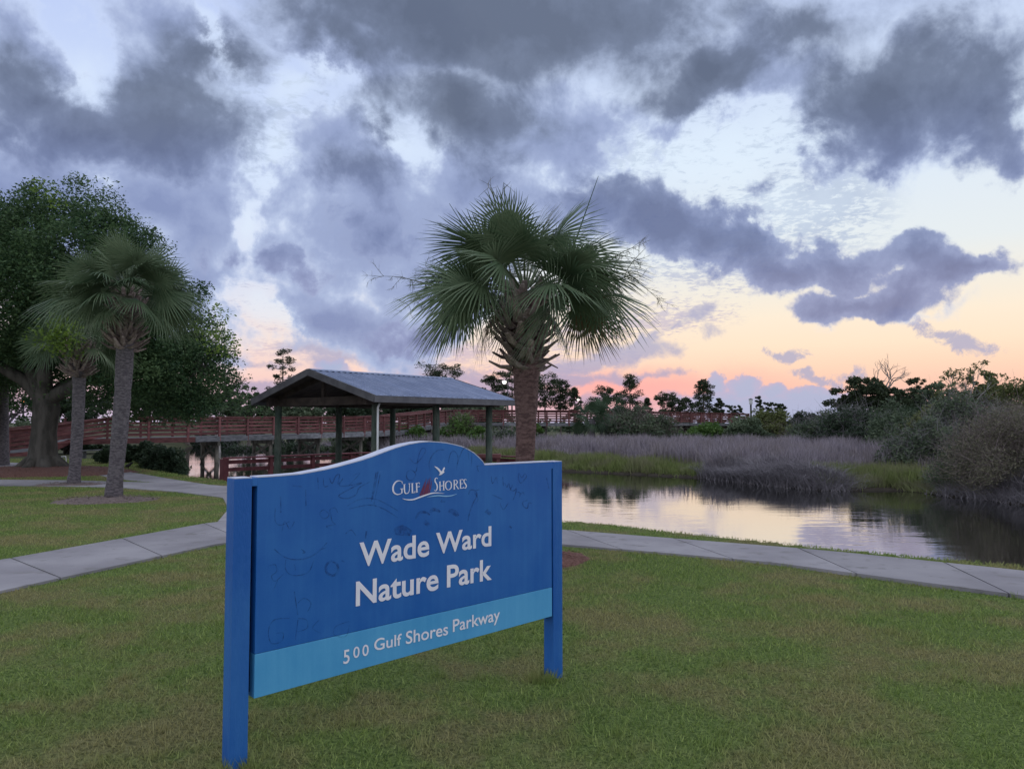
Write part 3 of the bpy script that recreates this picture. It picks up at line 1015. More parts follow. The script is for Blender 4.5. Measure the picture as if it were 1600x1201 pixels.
total = sum(seglen)
UP = Vector((0, 0, 1))
for i in range(len(line) - 1):                               # deck, joists and fascia by straight run
    a, b = line[i], line[i + 1]
    sa, sb = side[i] * HALF, side[i + 1] * HALF
    mb = MB()
    v = [a + sa, b + sb, b - sb, a - sa]
    mb.add([p for p in v] + [p - UP * 0.05 for p in v], [(0, 1, 2, 3), (7, 6, 5, 4), (0, 4, 5, 1), (2, 6, 7, 3), (0, 3, 7, 4), (1, 5, 6, 2)])
    mb.build('deck', M['grey_wood'], bw)
    red = i < 4
    for sg in (1, -1):
        f = MB().beam(a + sa * sg * 1.03 - UP * 0.135, b + sb * sg * 1.03 - UP * 0.135, 0.05, 0.27)
        f.build('stringer', M['red_wood'] if red else M['grey_wood'], bw)
BAY = 1.75
nb = int(total / BAY)
boards = 0
far_mb = MB()
for k in range(nb + 1):
    p, sd, i = along(k * BAY)
    for sg in (1, -1):
        c = p + sd * sg * (HALF + 0.0)
        MB().beam(c - UP * 0.25, c + UP * (RAIL_H - 0.02), 0.11, 0.11, sd).build('rail_post', M['red_wood'], bw)
for k in range(0, nb, 2):
    p, sd, _ = along(k * BAY)
    p2, sd2, _ = along(min((k + 2) * BAY, total))
    for sg in (1, -1):
        off = HALF - 0.085
        for j in range(4):
            zz = 0.16 + j * 0.205
            b = (far_mb if boards >= 220 else MB())
            b.beam(p + sd * sg * off + UP * zz, p2 + sd2 * sg * off + UP * zz, 0.04, 0.108)
            if boards < 220:
                b.build('rail_board', M['red_wood'], bw)
            boards += 1
        MB().beam(p + sd * sg * HALF + UP * (RAIL_H + 0.0), p2 + sd2 * sg * HALF + UP * (RAIL_H + 0.0), 0.19, 0.045).build('rail_cap', M['red_wood'], bw)
        b = MB().beam(p + sd * sg * off + UP * (RAIL_H - 0.10), p2 + sd2 * sg * off + UP * (RAIL_H - 0.10), 0.04, 0.13)
        b.build('top_rail_board', M['red_wood'], bw)
if far_mb.v:
    o = far_mb.build('far_rail_boards', M['red_wood'], bw)
    o['kind'] = 'stuff'
for k in range(3, nb, 2):                                    # pile bents with cross bracing
    p, sd, i = along(k * BAY)
    lo = -1.6
    ends = []
    for sg in (1, -1):
        c = p + sd * sg * 0.85
        ends.append(c)
        MB().tube([(c.x, c.y, lo), (c.x, c.y, p.z - 0.30)], 0.115, 9).build('pile', M['pile_wood'], bw, True)
    MB().beam(ends[0] + sd * 0.25 - UP * 0.40, ends[1] - sd * 0.25 - UP * 0.40, 0.14, 0.24).build('bent_cap', M['pile_wood'], bw)
    top, bot = p.z - 0.55, max(-0.45, p.z - 1.75)
    fw = sd.cross(UP).normalized() * 0.14
    e0, e1 = ends[0].copy(), ends[1].copy()
    e0.z, e1.z = top, bot
    MB().beam(e0 + fw, e1 + fw, 0.05, 0.15, UP).build('brace', M['pile_wood'], bw)
    e0.z, e1.z = bot, top
    MB().beam(e0 - fw, e1 - fw, 0.05, 0.15, UP).build('brace', M['pile_wood'], bw)

# ---------------------------------------------------------------- the picnic shelter
PR = Vector((-3.58, 20.0, 0))
PA = 0.69
pd = Vector((math.sin(PA), math.cos(PA), 0))                 # along the ridge
pn = Vector((-math.cos(PA), math.sin(PA), 0))                # across, to the far eave
PG, PL, ZE, ZP = 5.63, 5.72, 2.17, 3.10


def pv(d, n, z):
    return PR + pd * d + pn * n + UP * z


sh = thing('picnic_shelter', 'open picnic shelter with grey ribbed metal gable roof on round timber posts', 'shelter', tuple(pv(PL / 2, PG / 2, -0.35)))
for n_, ds in ((0.55, (0.5, 2.8, 5.15)), (5.08, (0.5, 2.8, 5.15))):
    for d_ in ds:
        c = pv(d_, n_, 0)
        pts = [(c.x, c.y, z) for z in (-1.4, 0, 1.0, 2.12)]
        MB().tube(pts, [0.112, 0.108, 0.105, 0.102], 12, True, 0.02).build('post', M['post_wood'], sh, True)
for n_ in (0.55, 5.08):
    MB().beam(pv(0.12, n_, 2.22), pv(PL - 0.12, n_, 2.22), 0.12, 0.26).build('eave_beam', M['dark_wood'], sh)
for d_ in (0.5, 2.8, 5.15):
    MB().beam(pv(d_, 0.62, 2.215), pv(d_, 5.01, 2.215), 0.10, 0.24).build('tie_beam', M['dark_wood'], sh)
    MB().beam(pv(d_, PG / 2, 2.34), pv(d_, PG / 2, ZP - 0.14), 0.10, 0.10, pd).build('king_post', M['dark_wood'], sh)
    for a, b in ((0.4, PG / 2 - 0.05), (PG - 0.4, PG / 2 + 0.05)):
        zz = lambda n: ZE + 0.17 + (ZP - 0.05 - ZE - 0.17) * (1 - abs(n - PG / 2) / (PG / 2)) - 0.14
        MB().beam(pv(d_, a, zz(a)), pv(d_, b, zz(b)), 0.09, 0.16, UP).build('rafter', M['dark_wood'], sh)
roof = MB()
TH = 0.07
zr = lambda n: ZE + 0.16 + (ZP - ZE - 0.16) * (1 - abs(n - PG / 2) / (PG / 2))
for n0, n1 in ((0.02, PG / 2), (PG / 2, PG - 0.02)):
    v = [pv(0.03, n0, zr(n0) - 0.02), pv(PL - 0.03, n0, zr(n0) - 0.02), pv(PL - 0.03, n1, zr(n1) - 0.02), pv(0.03, n1, zr(n1) - 0.02)]
    v += [p - UP * TH for p in v]
    roof.add(v, [(0, 1, 2, 3), (7, 6, 5, 4), (0, 4, 5, 1), (2, 6, 7, 3), (0, 3, 7, 4), (1, 5, 6, 2)])
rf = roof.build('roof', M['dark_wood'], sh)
NP = 27
for sgn in (0, 1):
    for k in range(NP):                                       # each metal sheet strip with its raised rib
        w = PL / NP
        d0, d1 = k * w + 0.003, (k + 1) * w - 0.003
        nA, nB = (-0.05, PG / 2 - 0.004) if sgn == 0 else (PG + 0.05, PG / 2 + 0.004)
        prof = [(d0, 0.0), (d0 + w * 0.36, 0.0), (d0 + w * 0.42, 0.036), (d0 + w * 0.54, 0.036), (d0 + w * 0.60, 0.0), (d1, 0.0)]
        zA, zB = zr(nA), zr(nB)
        v = [pv(d, nA, zA + h) for d, h in prof] + [pv(d, nB, zB + h) for d, h in prof]
        v += [pv(d0, nA, zA - 0.012), pv(d1, nA, zA - 0.012), pv(d0, nB, zB - 0.012), pv(d1, nB, zB - 0.012)]
        m_ = len(prof)
        f = [(j, j + 1, m_ + j + 1, m_ + j) for j in range(m_ - 1)]
        f += [tuple(range(m_)) + (13, 12), (12, 13, 15, 14), (0, 12, 14, 6), (5, 11, 15, 13)]
        MB().add(v, f).build('roof_panel', M['roof_metal'], rf)
ridge = MB()
for sg in (-1, 1):
    a, b = PG / 2, PG / 2 + sg * 0.17
    v = [pv(-0.02, a, ZP + 0.036), pv(PL + 0.02, a, ZP + 0.036), pv(PL + 0.02, b, zr(b) + 0.034), pv(-0.02, b, zr(b) + 0.034)]
    ridge.add(v + [p - UP * 0.005 for p in v], BOXF)
ridge.build('ridge_cap', M['roof_metal'], rf)
for n_ in (-0.06, PG + 0.06):
    MB().beam(pv(-0.06, n_, zr(n_) - 0.10), pv(PL + 0.06, n_, zr(n_) - 0.10), 0.035, 0.165).build('fascia', M['fascia'], sh)
for d_ in (-0.06, PL + 0.06):                                 # barge boards up the gables
    for sg in (0, 1):
        nA = -0.06 if sg == 0 else PG + 0.06
        MB().beam(pv(d_, nA, zr(nA) - 0.085), pv(d_, PG / 2, ZP - 0.085 + 0.02), 0.035, 0.19, UP).build('barge_board', M['fascia'], sh)
c = pv(0.42, 0.36, 0)
MB().tube([(c.x, c.y, -0.3), (c.x, c.y, 2.0), (c.x + 0.04, c.y + .06, 2.12)], 0.028, 8).build('downpipe', M['white_metal'], sh, True)
# shelter floor, low over the water, and its red railing
fl = MB()
v = [pv(-0.1, 0.2, -0.42), pv(7.0, 0.2, -0.42), pv(7.0, 7.6, -0.42), pv(-0.1, 7.6, -0.42)]
fl.add([p - UP * 0.12 for p in v] + v, BOXF)
fl.build('floor_deck', M['grey_wood'], sh)
rl = thing('deck_railing', 'dark red timber railing round the shelter deck over the water', 'railing', tuple(pv(3.4, 7.45, -0.42)))
runs = [((0.1, 7.45), (6.9, 7.45)), ((6.9, 7.45), (6.9, 0.75))]
for (a, b) in runs:
    A, B = pv(a[0], a[1], 0), pv(b[0], b[1], 0)
    L = (B - A).length
    n = max(1, round(L / 1.7))
    for k in range(n + 1):
        q_ = A.lerp(B, k / n)
        MB().beam(q_ - UP * 0.5, q_ + UP * 0.43, 0.12 if k else 0.2, 0.12 if k else 0.2, pd).build('rail_post', M['dark_red_wood'], rl)
    for zz in (-0.20, 0.08, 0.32):
        MB().beam(A + UP * zz, B + UP * zz, 0.04, 0.12).build('rail_board', M['dark_red_wood'], rl)
    MB().beam(A + UP * 0.455, B + UP * 0.455, 0.24, 0.05).build('rail_cap', M['dark_red_wood'], rl, bevel=0.01)
bn = thing('bench', 'red timber bench end at the right corner of the shelter', 'bench', tuple(pv(6.4, 1.5, -0.42)))
A, B = Vector(at(745, 713, 25.5)), Vector(at(783, 713, 25.5))
MB().beam(A + UP * 0.02, B + UP * 0.02, 0.42, 0.14).build('seat', M['red_wood'], bn, bevel=0.03)
for t in (0.12, 0.88):
    q_ = A.lerp(B, t)
    MB().beam((q_.x, q_.y, -0.42), (q_.x, q_.y, q_.z - 0.05), 0.1, 0.3, (0, 1, 0)).build('leg', M['red_wood'], bn)

# ---------------------------------------------------------------- the park sign
SO = Vector((-1.213, 3.657, 0))
SA = 0.821
sd_ = Vector((math.sin(SA), math.cos(SA), 0))
sn_ = Vector((math.cos(SA), -math.sin(SA), 0))               # out of the face


def sp(s, z, off=0.0):
    return SO + sd_ * s + sn_ * off + UP * z


def on_sign(px, py):
    r = Vector(ray(px, py))
    C = Vector((0, 0, EYE))
    t = (SO - C).dot(sn_) / r.dot(sn_)
    p = C + r * t
    return ((p - SO).dot(sd_), p.z)


sign = thing('park_sign', 'blue painted park name sign with a curved top between two square posts', 'sign', (SO.x + 0.68, SO.y + 0.73, 0))
THK = 0.085


def board(outline, t0, t1):
    """a slab cut to an outline in the sign's plane; t0 front, t1 back"""
    n = len(outline)
    v = [sp(s, z, t0) for s, z in outline] + [sp(s, z, t1) for s, z in outline]
    f = [tuple(range(n)), tuple(reversed(range(n, 2 * n)))]
    f += [(i, n + i, n + (i + 1) % n, (i + 1) % n) for i in range(n)]
    return MB().add(v, f)


prof = [(0.008, 1.339), (0.12, 1.340), (0.231, 1.344), (0.363, 1.360), (0.43, 1.371), (0.501, 1.385), (0.575, 1.400), (0.644, 1.417), (0.72, 1.440), (0.799, 1.462), (0.875, 1.478), (0.949, 1.4875),
        (1.02, 1.4905), (1.083, 1.4865), (1.145, 1.480), (1.205, 1.469), (1.255, 1.458), (1.297, 1.443), (1.35, 1.417), (1.391, 1.388), (1.418, 1.366), (1.434, 1.344), (1.72, 1.344), (2.010, 1.344)]
ZB0, ZB1 = 0.515, 0.538                                       # the colour break, left and right
panel = board(list(reversed([(0.008, ZB0), *prof, (2.010, ZB1)])), 0.0, -THK).build('panel', M['sign_blue'], sign, bevel=0.002)
board([(0.008, 0.311), (2.010, 0.353), (2.010, ZB1 - 0.0015), (0.008, ZB0 - 0.0015)], 0.001, -THK).build('address_band', M['sign_band'], sign, bevel=0.002)
edge = MB()
for i in range(len(prof) - 1):
    (s0, z0), (s1, z1) = prof[i], prof[i + 1]
    v = [sp(s0, z0 + 0.0005, 0.0005), sp(s1, z1 + 0.0005, 0.0005), sp(s1, z1 + 0.0005, -THK - 0.0005), sp(s0, z0 + 0.0005, -THK - 0.0005)]
    edge.add(v + [p + UP * 0.005 for p in v], BOXF)
edge.build('top_edge', M['sign_edge'], sign)
for s0, s1, z1, px in ((-0.104, -0.018, 1.338, 0), (2.024, 2.110, 1.343, 0)):
    w = s1 - s0
    p = board([(s0, -0.35), (s1, -0.35), (s1, z1), (s0, z1)], 0.0, -0.088).build('post', M['sign_post'], sign, bevel=0.004)
    v = [sp(s0 + .002, z1 + 0.0006, -0.002), sp(s1 - .002, z1 + 0.0006, -0.002), sp(s1 - .002, z1 + 0.0006, -0.086), sp(s0 + .002, z1 + 0.0006, -0.086)]
    MB().add(v + [q_ + UP * 0.004 for q_ in v], BOXF).build('post_cap', M['sign_edge'], p)
for s0, s1 in ((-0.018, 0.008), (2.010, 2.024)):              # near-black strip added deep in the joint to stand in for its shade
    board([(s0, 0.33), (s1, 0.33), (s1, 1.30), (s0, 1.30)], -0.05, -0.085).build('joint_shade_strip', M['slot_shade'], sign)
    board([(s0, 1.3005), (s1, 1.3005), (s1, 1.337), (s0, 1.337)], -0.001, -0.085).build('joint_block', M['sign_blue'], sign)


def flat(polys, off, name, m, parent, thick=0.0015):
    """thin raised shapes on the sign face; polys are lists of (s, z) quads or outlines"""
    mb = MB()
    for pl in polys:
        n = len(pl)
        mb.add([sp(s, z, off) for s, z in pl] + [sp(s, z, off - thick) for s, z in pl],
               [tuple(range(n))] + [(i, n + i, n + (i + 1) % n, (i + 1) % n) for i in range(n)])
    return mb.build(name, m, parent)


def stroke(pts, ws):
    """a brush line: quads along a polyline of photo points, with a width (photo pixels) at each point"""
    if not hasattr(ws, '__len__'):
        ws = [ws] * len(pts)
    # smooth the line with a Catmull-Rom pass
    P_, W_ = [], []
    n = len(pts)
    for i in range(n - 1):
        p0, p1, p2, p3 = (np.array(pts[max(i - 1, 0)], float), np.array(pts[i], float), np.array(pts[i + 1], float), np.array(pts[min(i + 2, n - 1)], float))
        st = 5 if n > 2 else 1
        for k in range(st):
            t = k / st
            P_.append(0.5 * (2 * p1 + (p2 - p0) * t + (2 * p0 - 5 * p1 + 4 * p2 - p3) * t * t + (3 * p1 - p0 - 3 * p2 + p3) * t ** 3))
            W_.append(ws[i] * (1 - t) + ws[i + 1] * t)
    P_.append(np.array(pts[-1], float))
    W_.append(ws[-1])
    L, R = [], []
    for i, p in enumerate(P_):
        d = P_[min(i + 1, len(P_) - 1)] - P_[max(i - 1, 0)]
        d = d / (np.hypot(*d) + 1e-9)
        nn = np.array([-d[1], d[0]]) * W_[i] / 2
        L.append(on_sign(*(p + nn)))
        R.append(on_sign(*(p - nn)))
    return [[L[i], L[i + 1], R[i + 1], R[i]] for i in range(len(P_) - 1)]


def lettering(name, items, m, parent, off=0.0025, bold=0.012):
    """real letter outlines from the built-in typeface, fitted to boxes (text, s0, s1, baseline left, baseline right, cap height, reference glyph)"""
    V, Fc = [], []
    for text, s0, s1, zl, zr_, cap in items:
        cu = bpy.data.curves.new('lettering', 'FONT')
        cu.body = text
        cu.offset = bold
        cu.fill_mode = 'FRONT'
        cu.resolution_u = 4
        ob = bpy.data.objects.new('lettering', cu)
        COL.objects.link(ob)
        me = bpy.data.meshes.new_from_object(ob.evaluated_get(bpy.context.evaluated_depsgraph_get()))
        co = np.empty(len(me.vertices) * 3)
        me.vertices.foreach_get('co', co)
        co = co.reshape(-1, 3)
        x0, x1 = co[:, 0].min(), co[:, 0].max()
        b = len(V)
        for x, y, _ in co:
            f = (x - x0) / (x1 - x0)
            V.append(tuple(sp(s0 + (s1 - s0) * f, zl + (zr_ - zl) * f + y / CAPH * cap, off)))
        Fc += [tuple(b + i for i in pl.vertices) for pl in me.polygons]
        bpy.data.objects.remove(ob)
        bpy.data.meshes.remove(me)
        bpy.data.curves.remove(cu)
    me = bpy.data.meshes.new(name)
    me.from_pydata(V, [], Fc)
    me.update()
    o = link(name, me, m, parent)
    return o


CAPH = 0.729
def fit(text, px0, px1, base0, base1, top0):
    # a line of lettering from its left and right ends and the top of its first capital, as seen in the photograph
    a, b, c = on_sign(px0, base0), on_sign(px1, base1), on_sign(px0, top0)
    return (text, a[0], b[0], a[1], b[1], c[1] - a[1])


lettering('numeral', [fit('5', 536.0, 545.6, 1036.5, 1034.5, 1014.0)], M['sign_white'], sign, 0.0035, 0.010)
lettering('numeral', [fit('0', 551.4, 561.2, 1027.5, 1025.5, 1009.5)], M['sign_white'], sign, 0.0035, 0.010)
lettering('numeral', [fit('0', 565.6, 575.4, 1024.5, 1022.5, 1006.5)], M['sign_white'], sign, 0.0035, 0.010)
for w_ in (fit('Wade', 560.8, 670.3, 884.5, 867.0, 846.0), fit('Ward', 680.8, 767.3, 864.5, 851.5, 831.0), fit('Nature', 555.5, 684.8, 945.8, 919.5, 907.0), fit('Park', 697.8, 768.0, 916.5, 904.0, 881.5)):
    lettering('lettering', [w_], M['sign_white'], sign, 0.0025, 0.020)
for w_ in (fit('Gulf', 584.0, 627.0, 1016.0, 1006.5, 997.0), fit('Shores', 633.5, 699.5, 1005.5, 990.5, 985.0), fit('Parkway', 707.0, 780.5, 986.5, 967.5, 966.5)):
    lettering('lettering', [w_], M['sign_white'], sign, 0.0035, 0.011)

Z5 = lambda pts: [(600 + x / 10, 715 + y / 10) for x, y in pts]


def z5(pts, ws):
    return stroke(Z5(pts), [w / 10 for w in ws] if hasattr(ws, '__len__') else ws / 10)


lg = []
lg += z5([(280, 378), (240, 357), (190, 370), (150, 420), (137, 480), (152, 540), (200, 570), (250, 562), (280, 545)], [6, 10, 18, 23, 25, 23, 16, 9, 8])
lg += z5([(280, 366), (282, 408)], 7) + z5([(276, 480), (278, 548)], 18) + z5([(250, 484), (300, 479)], 8)
lg += z5([(315, 412), (316, 500), (326, 548), (352, 556), (380, 540), (392, 500), (394, 402)], [20, 20, 17, 11, 9, 9, 9]) + z5([(300, 416), (332, 411)], 7) + z5([(380, 404), (408, 399)], 7)
lg += z5([(438, 398), (441, 545)], 20) + z5([(424, 400), (453, 396)], 7) + z5([(428, 547), (480, 540)], 9) + z5([(479, 542), (483, 512)], 7)
lg += z5([(505, 394), (510, 536)], 20) + z5([(490, 397), (550, 388)], 9) + z5([(549, 387), (551, 412)], 7) + z5([(510, 454), (557, 446)], 9) + z5([(494, 539), (526, 534)], 7)
flat(lg, 0.0025, 'logo_lettering', M['sign_white'], sign)
lg = []
lg += z5([(837, 326), (816, 313), (795, 332), (797, 372), (816, 404), (829, 445), (824, 490), (802, 514), (781, 500)], [6, 10, 15, 18, 19, 18, 15, 10, 6])
lg += z5([(871, 372), (872, 510)], 17) + z5([(928, 363), (930, 502)], 17) + z5([(872, 438), (929, 431)], 9)
lg += z5([(858, 374), (884, 370)], 6) + z5([(858, 512), (886, 508)], 6) + z5([(915, 365), (943, 361)], 6) + z5([(916, 505), (944, 500)], 6)
lg += z5([(1003, 361), (968, 385), (958, 432), (970, 480), (1004, 499), (1040, 474), (1049, 426), (1038, 380), (1003, 361)], [8, 14, 17, 14, 8, 14, 17, 14, 8])
lg += z5([(1093, 352), (1095, 492)], 16) + z5([(1082, 353), (1122, 346), (1142, 374), (1128, 405), (1096, 418)], [7, 9, 15, 12, 7]) + z5([(1112, 412), (1160, 486)], [12, 15]) + z5([(1082, 493), (1108, 489)], 6)
lg += z5([(1190, 342), (1192, 476)], 16) + z5([(1178, 344), (1232, 336)], 9) + z5([(1192, 407), (1229, 401)], 8) + z5([(1180, 478), (1236, 470)], 9) + z5([(1231, 335), (1232, 356)], 6) + z5([(1235, 471), (1238, 450)], 6)
lg += z5([(1287, 346), (1266, 335), (1247, 352), (1251, 385), (1273, 414), (1283, 444), (1268, 471), (1240, 464)], [6, 9, 14, 16, 17, 15, 10, 6])
flat(lg, 0.0025, 'logo_lettering', M['sign_white'], sign)
bird_px = [(780, 130), (820, 140), (858, 168), (885, 204), (903, 208), (918, 170), (938, 144), (948, 163), (930, 200), (940, 226), (915, 244), (890, 264), (850, 271), (872, 246), (862, 218), (832, 182)]
flat([[on_sign(*p) for p in Z5(bird_px)][::-1]], 0.003, 'gull_emblem', M['sign_white'], sign)
sails = []
for a, b, w in (((562, 588), (636, 372), 22), ((590, 588), (662, 320), 18), ((618, 580), (664, 402), 22), ((643, 574), (694, 330), 30), ((672, 564), (722, 300), 26), ((700, 555), (746, 350), 18), ((655, 575), (690, 560), 26)):
    sails += z5([a, ((a[0] + b[0]) / 2 + 4, (a[1] + b[1]) / 2), b], [w, w * 0.8, 2])
flat(sails, 0.0018, 'sail_emblem', M['sign_red'], sign, 0.0008)
flat(z5([(280, 632), (330, 648), (400, 655), (470, 645), (560, 612), (650, 580), (740, 553), (830, 546), (942, 556)], [1, 11, 17, 20, 21, 20, 18, 13, 1]), 0.003, 'wave_emblem', M['sign_white'], sign)
flat(z5([(665, 614), (760, 597), (850, 589), (950, 597), (1040, 591), (1136, 562)], [1, 11, 15, 15, 13, 1]), 0.003, 'wave_emblem', M['sign_pale_blue'], sign)

# scrawls left by visitors
za = lambda pts: [(580 + x / 5.333, 680 + y / 5.333) for x, y in pts]
zb = lambda pts: [(400 + x / 6.667, 730 + y / 6.667) for x, y in pts]
zc = lambda pts: [(320 + x / 3.863, 890 + y / 3.863) for x, y in pts]
SCR = [
    (za, [(320, 190), (360, 232), (400, 210), (450, 135), (440, 106), (412, 122), (388, 200), (372, 300), (330, 288), (295, 312), (300, 360), (340, 372), (370, 330), (350, 296)], 1.5),
    (za, [(610, 120), (560, 122), (512, 160), (482, 230), (490, 300)], 1.6), (za, [(640, 230), (660, 152), (690, 130), (722, 180), (708, 295)], 1.4), (za, [(712, 250), (760, 122), (800, 110), (812, 205)], 1.4),
    (za, [(800, 135), (836, 140), (835, 255)], 1.4), (za, [(1230, 310), (1226, 350), (1245, 396), (1292, 345), (1278, 320), (1255, 352), (1230, 312)], 1.5), (za, [(880, 252), (892, 302)], 1.5), (za, [(880, 256), (932, 250)], 1.4),
    (za, [(1000, 340), (1010, 400), (1040, 350), (1050, 400)], 1.3), (za, [(1095, 345), (1100, 420)], 1.5), (za, [(1110, 395), (1130, 430), (1145, 400), (1160, 445), (1175, 410)], 1.6),
    (za, [(1180, 420), (1160, 450), (1190, 460), (1210, 440), (1200, 490), (1180, 540)], 1.6), (za, [(1215, 470), (1240, 480), (1235, 515)], 1.5), (za, [(1250, 490), (1265, 470), (1275, 500)], 1.5),
    (za, [(1300, 540), (1262, 555), (1268, 590), (1300, 605), (1312, 560), (1335, 568)], 1.7), (za, [(810, 490), (825, 455), (865, 460), (880, 500), (850, 560), (820, 640), (805, 712)], 1.8), (za, [(900, 450), (860, 470), (890, 530), (862, 572)], 1.5),
    (za, [(1010, 495), (1090, 530)], 1.6), (za, [(1070, 558), (1100, 616), (1142, 560)], 1.5), (za, [(1460, 352), (1480, 440)], 1.5), (za, [(645, 625), (690, 640), (722, 672)], 9), (za, [(955, 625), (992, 655)], 7),
    (za, [(490, 640), (520, 615), (575, 635)], 6), (za, [(370, 695), (400, 645), (450, 640), (490, 660)], 4), (za, [(440, 715), (480, 748)], 8), (za, [(580, 545), (615, 552)], 4), (za, [(1150, 755), (1170, 770)], 3),
    (za, [(195, 800), (260, 790), (330, 815)], 17), (zb, [(640, 100), (652, 232)], 1.8), (zb, [(700, 110), (708, 196), (752, 190)], 1.7), (zb, [(765, 112), (792, 165), (832, 85), (870, 78), (852, 172), (905, 118)], 1.8),
    (zb, [(905, 112), (870, 190), (1000, 182), (1100, 160), (960, 232), (858, 298), (950, 322), (1042, 280), (1075, 210), (1185, 150)], 1.7), (zb, [(960, 195), (1080, 60), (1000, 90)], 1.4),
    (zb, [(1250, 50), (1200, 352)], 1.8), (zb, [(1292, 70), (1228, 380)], 1.7), (zb, [(1270, 42), (1212, 335)], 1.5), (zb, [(950, 402), (1050, 342), (1180, 320), (1300, 350), (1480, 452)], 1.6),
    (zb, [(970, 430), (1180, 390), (1330, 432), (1475, 522)], 1.7), (zb, [(758, 482), (702, 440), (664, 482), (702, 532), (752, 508), (770, 440), (822, 420), (850, 470)], 1.5), (zb, [(770, 440), (792, 560), (822, 592), (732, 612), (785, 642)], 1.5),
    (zb, [(255, 300), (258, 470)], 2.0), (zb, [(515, 228), (520, 400)], 1.8), (zb, [(190, 850), (280, 922), (380, 955), (520, 945), (640, 882), (740, 780)], 1.8), (zb, [(660, 860), (735, 830)], 1.5),
    (zb, [(310, 960), (305, 1050), (350, 1110), (450, 1122), (552, 1080), (602, 960)], 1.6), (zb, [(400, 1010), (412, 1070)], 1.6), (zb, [(790, 968), (735, 1010), (735, 1090), (800, 1125), (850, 1085), (845, 1010), (795, 980)], 4.0),
    (zb, [(890, 965), (920, 980)], 3), (zb, [(140, 1020), (202, 1012), (212, 1082), (160, 1132), (200, 1182), (292, 1100)], 1.5), (zb, [(200, 420), (200, 560), (260, 600), (350, 560)], 1.5), (zb, [(270, 660), (300, 560), (350, 640), (400, 560)], 1.5),
    (zb, [(470, 850), (510, 880), (480, 890)], 2), (zb, [(930, 690), (990, 650), (1040, 710)], 1.4), (zb, [(1150, 660), (1140, 740)], 3), (zb, [(380, 190), (480, 200)], 1.5),
    (zc, [(512, 290), (420, 300), (384, 362), (400, 440), (462, 430), (472, 380), (430, 382)], 1.5), (zc, [(562, 300), (545, 425)], 1.5), (zc, [(562, 292), (612, 300), (616, 350), (560, 372)], 1.5), (zc, [(868, 310), (790, 340), (780, 390), (850, 400), (872, 330)], 1.3),
    (zc, [(540, 130), (560, 270)], 1.5), (zc, [(560, 200), (600, 170), (640, 200), (620, 250)], 1.4), (zc, [(440, 60), (410, 130)], 1.4), (zc, [(690, 300), (650, 350), (700, 380)], 1.3),
]
ink = []
for fn, pts, w in SCR:
    n = len(pts)
    ink += stroke(fn(pts), [w * 0.6] + [w] * (n - 2) + [w * 0.5] if n > 2 else [w, w * 0.7])
flat(ink, 0.0012, 'graffiti', M['ink'], sign, 0.0006)

# ---------------------------------------------------------------- foliage builders
def unit(rg, n):
    v = rg.normal(0, 1, (n, 3))
    return v / np.linalg.norm(v, axis=1)[:, None]


def leaf_mesh(name, centers, radii, per, size, rg, flatten=0.75, tone_mu=0.45, aspect=0.45, up=0.3):
    """leaves scattered round clump centres, each a small bent diamond with its own tone"""
    centers = np.asarray(centers, float)
    C = np.repeat(centers, per, 0)
    R = np.repeat(np.asarray(radii, float), per)
    n = len(C)
    d = unit(rg, n)
    r = R * rg.uniform(0.15, 1.0, n) ** 0.6
    P = C + d * r[:, None] * np.array([1, 1, flatten])
    a = unit(rg, n)
    a[:, 2] *= 0.6
    nrm = unit(rg, n) + np.array([0, 0, up])
    b = np.cross(nrm, a)
    b /= np.linalg.norm(b, axis=1)[:, None] + 1e-9
    a /= np.linalg.norm(a, axis=1)[:, None]
    s = size * rg.uniform(0.6, 1.3, n)[:, None]
    V = np.stack([P - a * s, P + b * s * aspect, P + a * s, P - b * s * aspect], 1).reshape(-1, 3)
    ct = np.repeat(rg.normal(0, 0.2, len(centers)), per)
    tone = np.repeat(np.clip(tone_mu + ct + rg.normal(0, 0.2, n), 0, 1), 4)
    return mesh_np(name, V, np.arange(4 * n).reshape(n, 4), False, tone)


def clumps_in(lobes, n, rg, shell=0.5):
    """clump centres inside ellipsoid lobes, thicker towards the outside"""
    w = np.array([l[3] * l[4] * l[5] for l in lobes]) ** 0.67
    k = rg.choice(len(lobes), n, p=w / w.sum())
    L = np.array(lobes, float)[k]
    return L[:, :3] + unit(rg, n) * L[:, 3:6] * (rg.uniform(shell ** 3, 1, n) ** (1 / 3))[:, None]


def limbs(mb, base, tops, r0, rg, sag=0.1, n=6):
    base = np.array(base, float)
    for t in tops:
        t = np.array(t, float)
        d = t - base
        L = np.linalg.norm(d)
        pts = []
        for k in range(5):
            f = k / 4
            p = base + d * f
            p[2] += math.sin(f * PI) * L * sag
            if 0 < k < 4:
                p[:] += rg.normal(0, 0.035 * L, 3)
            pts.append(p)
        mb.tube(pts, [r0 * (1 - 0.8 * k / 4) for k in range(5)], n, False)


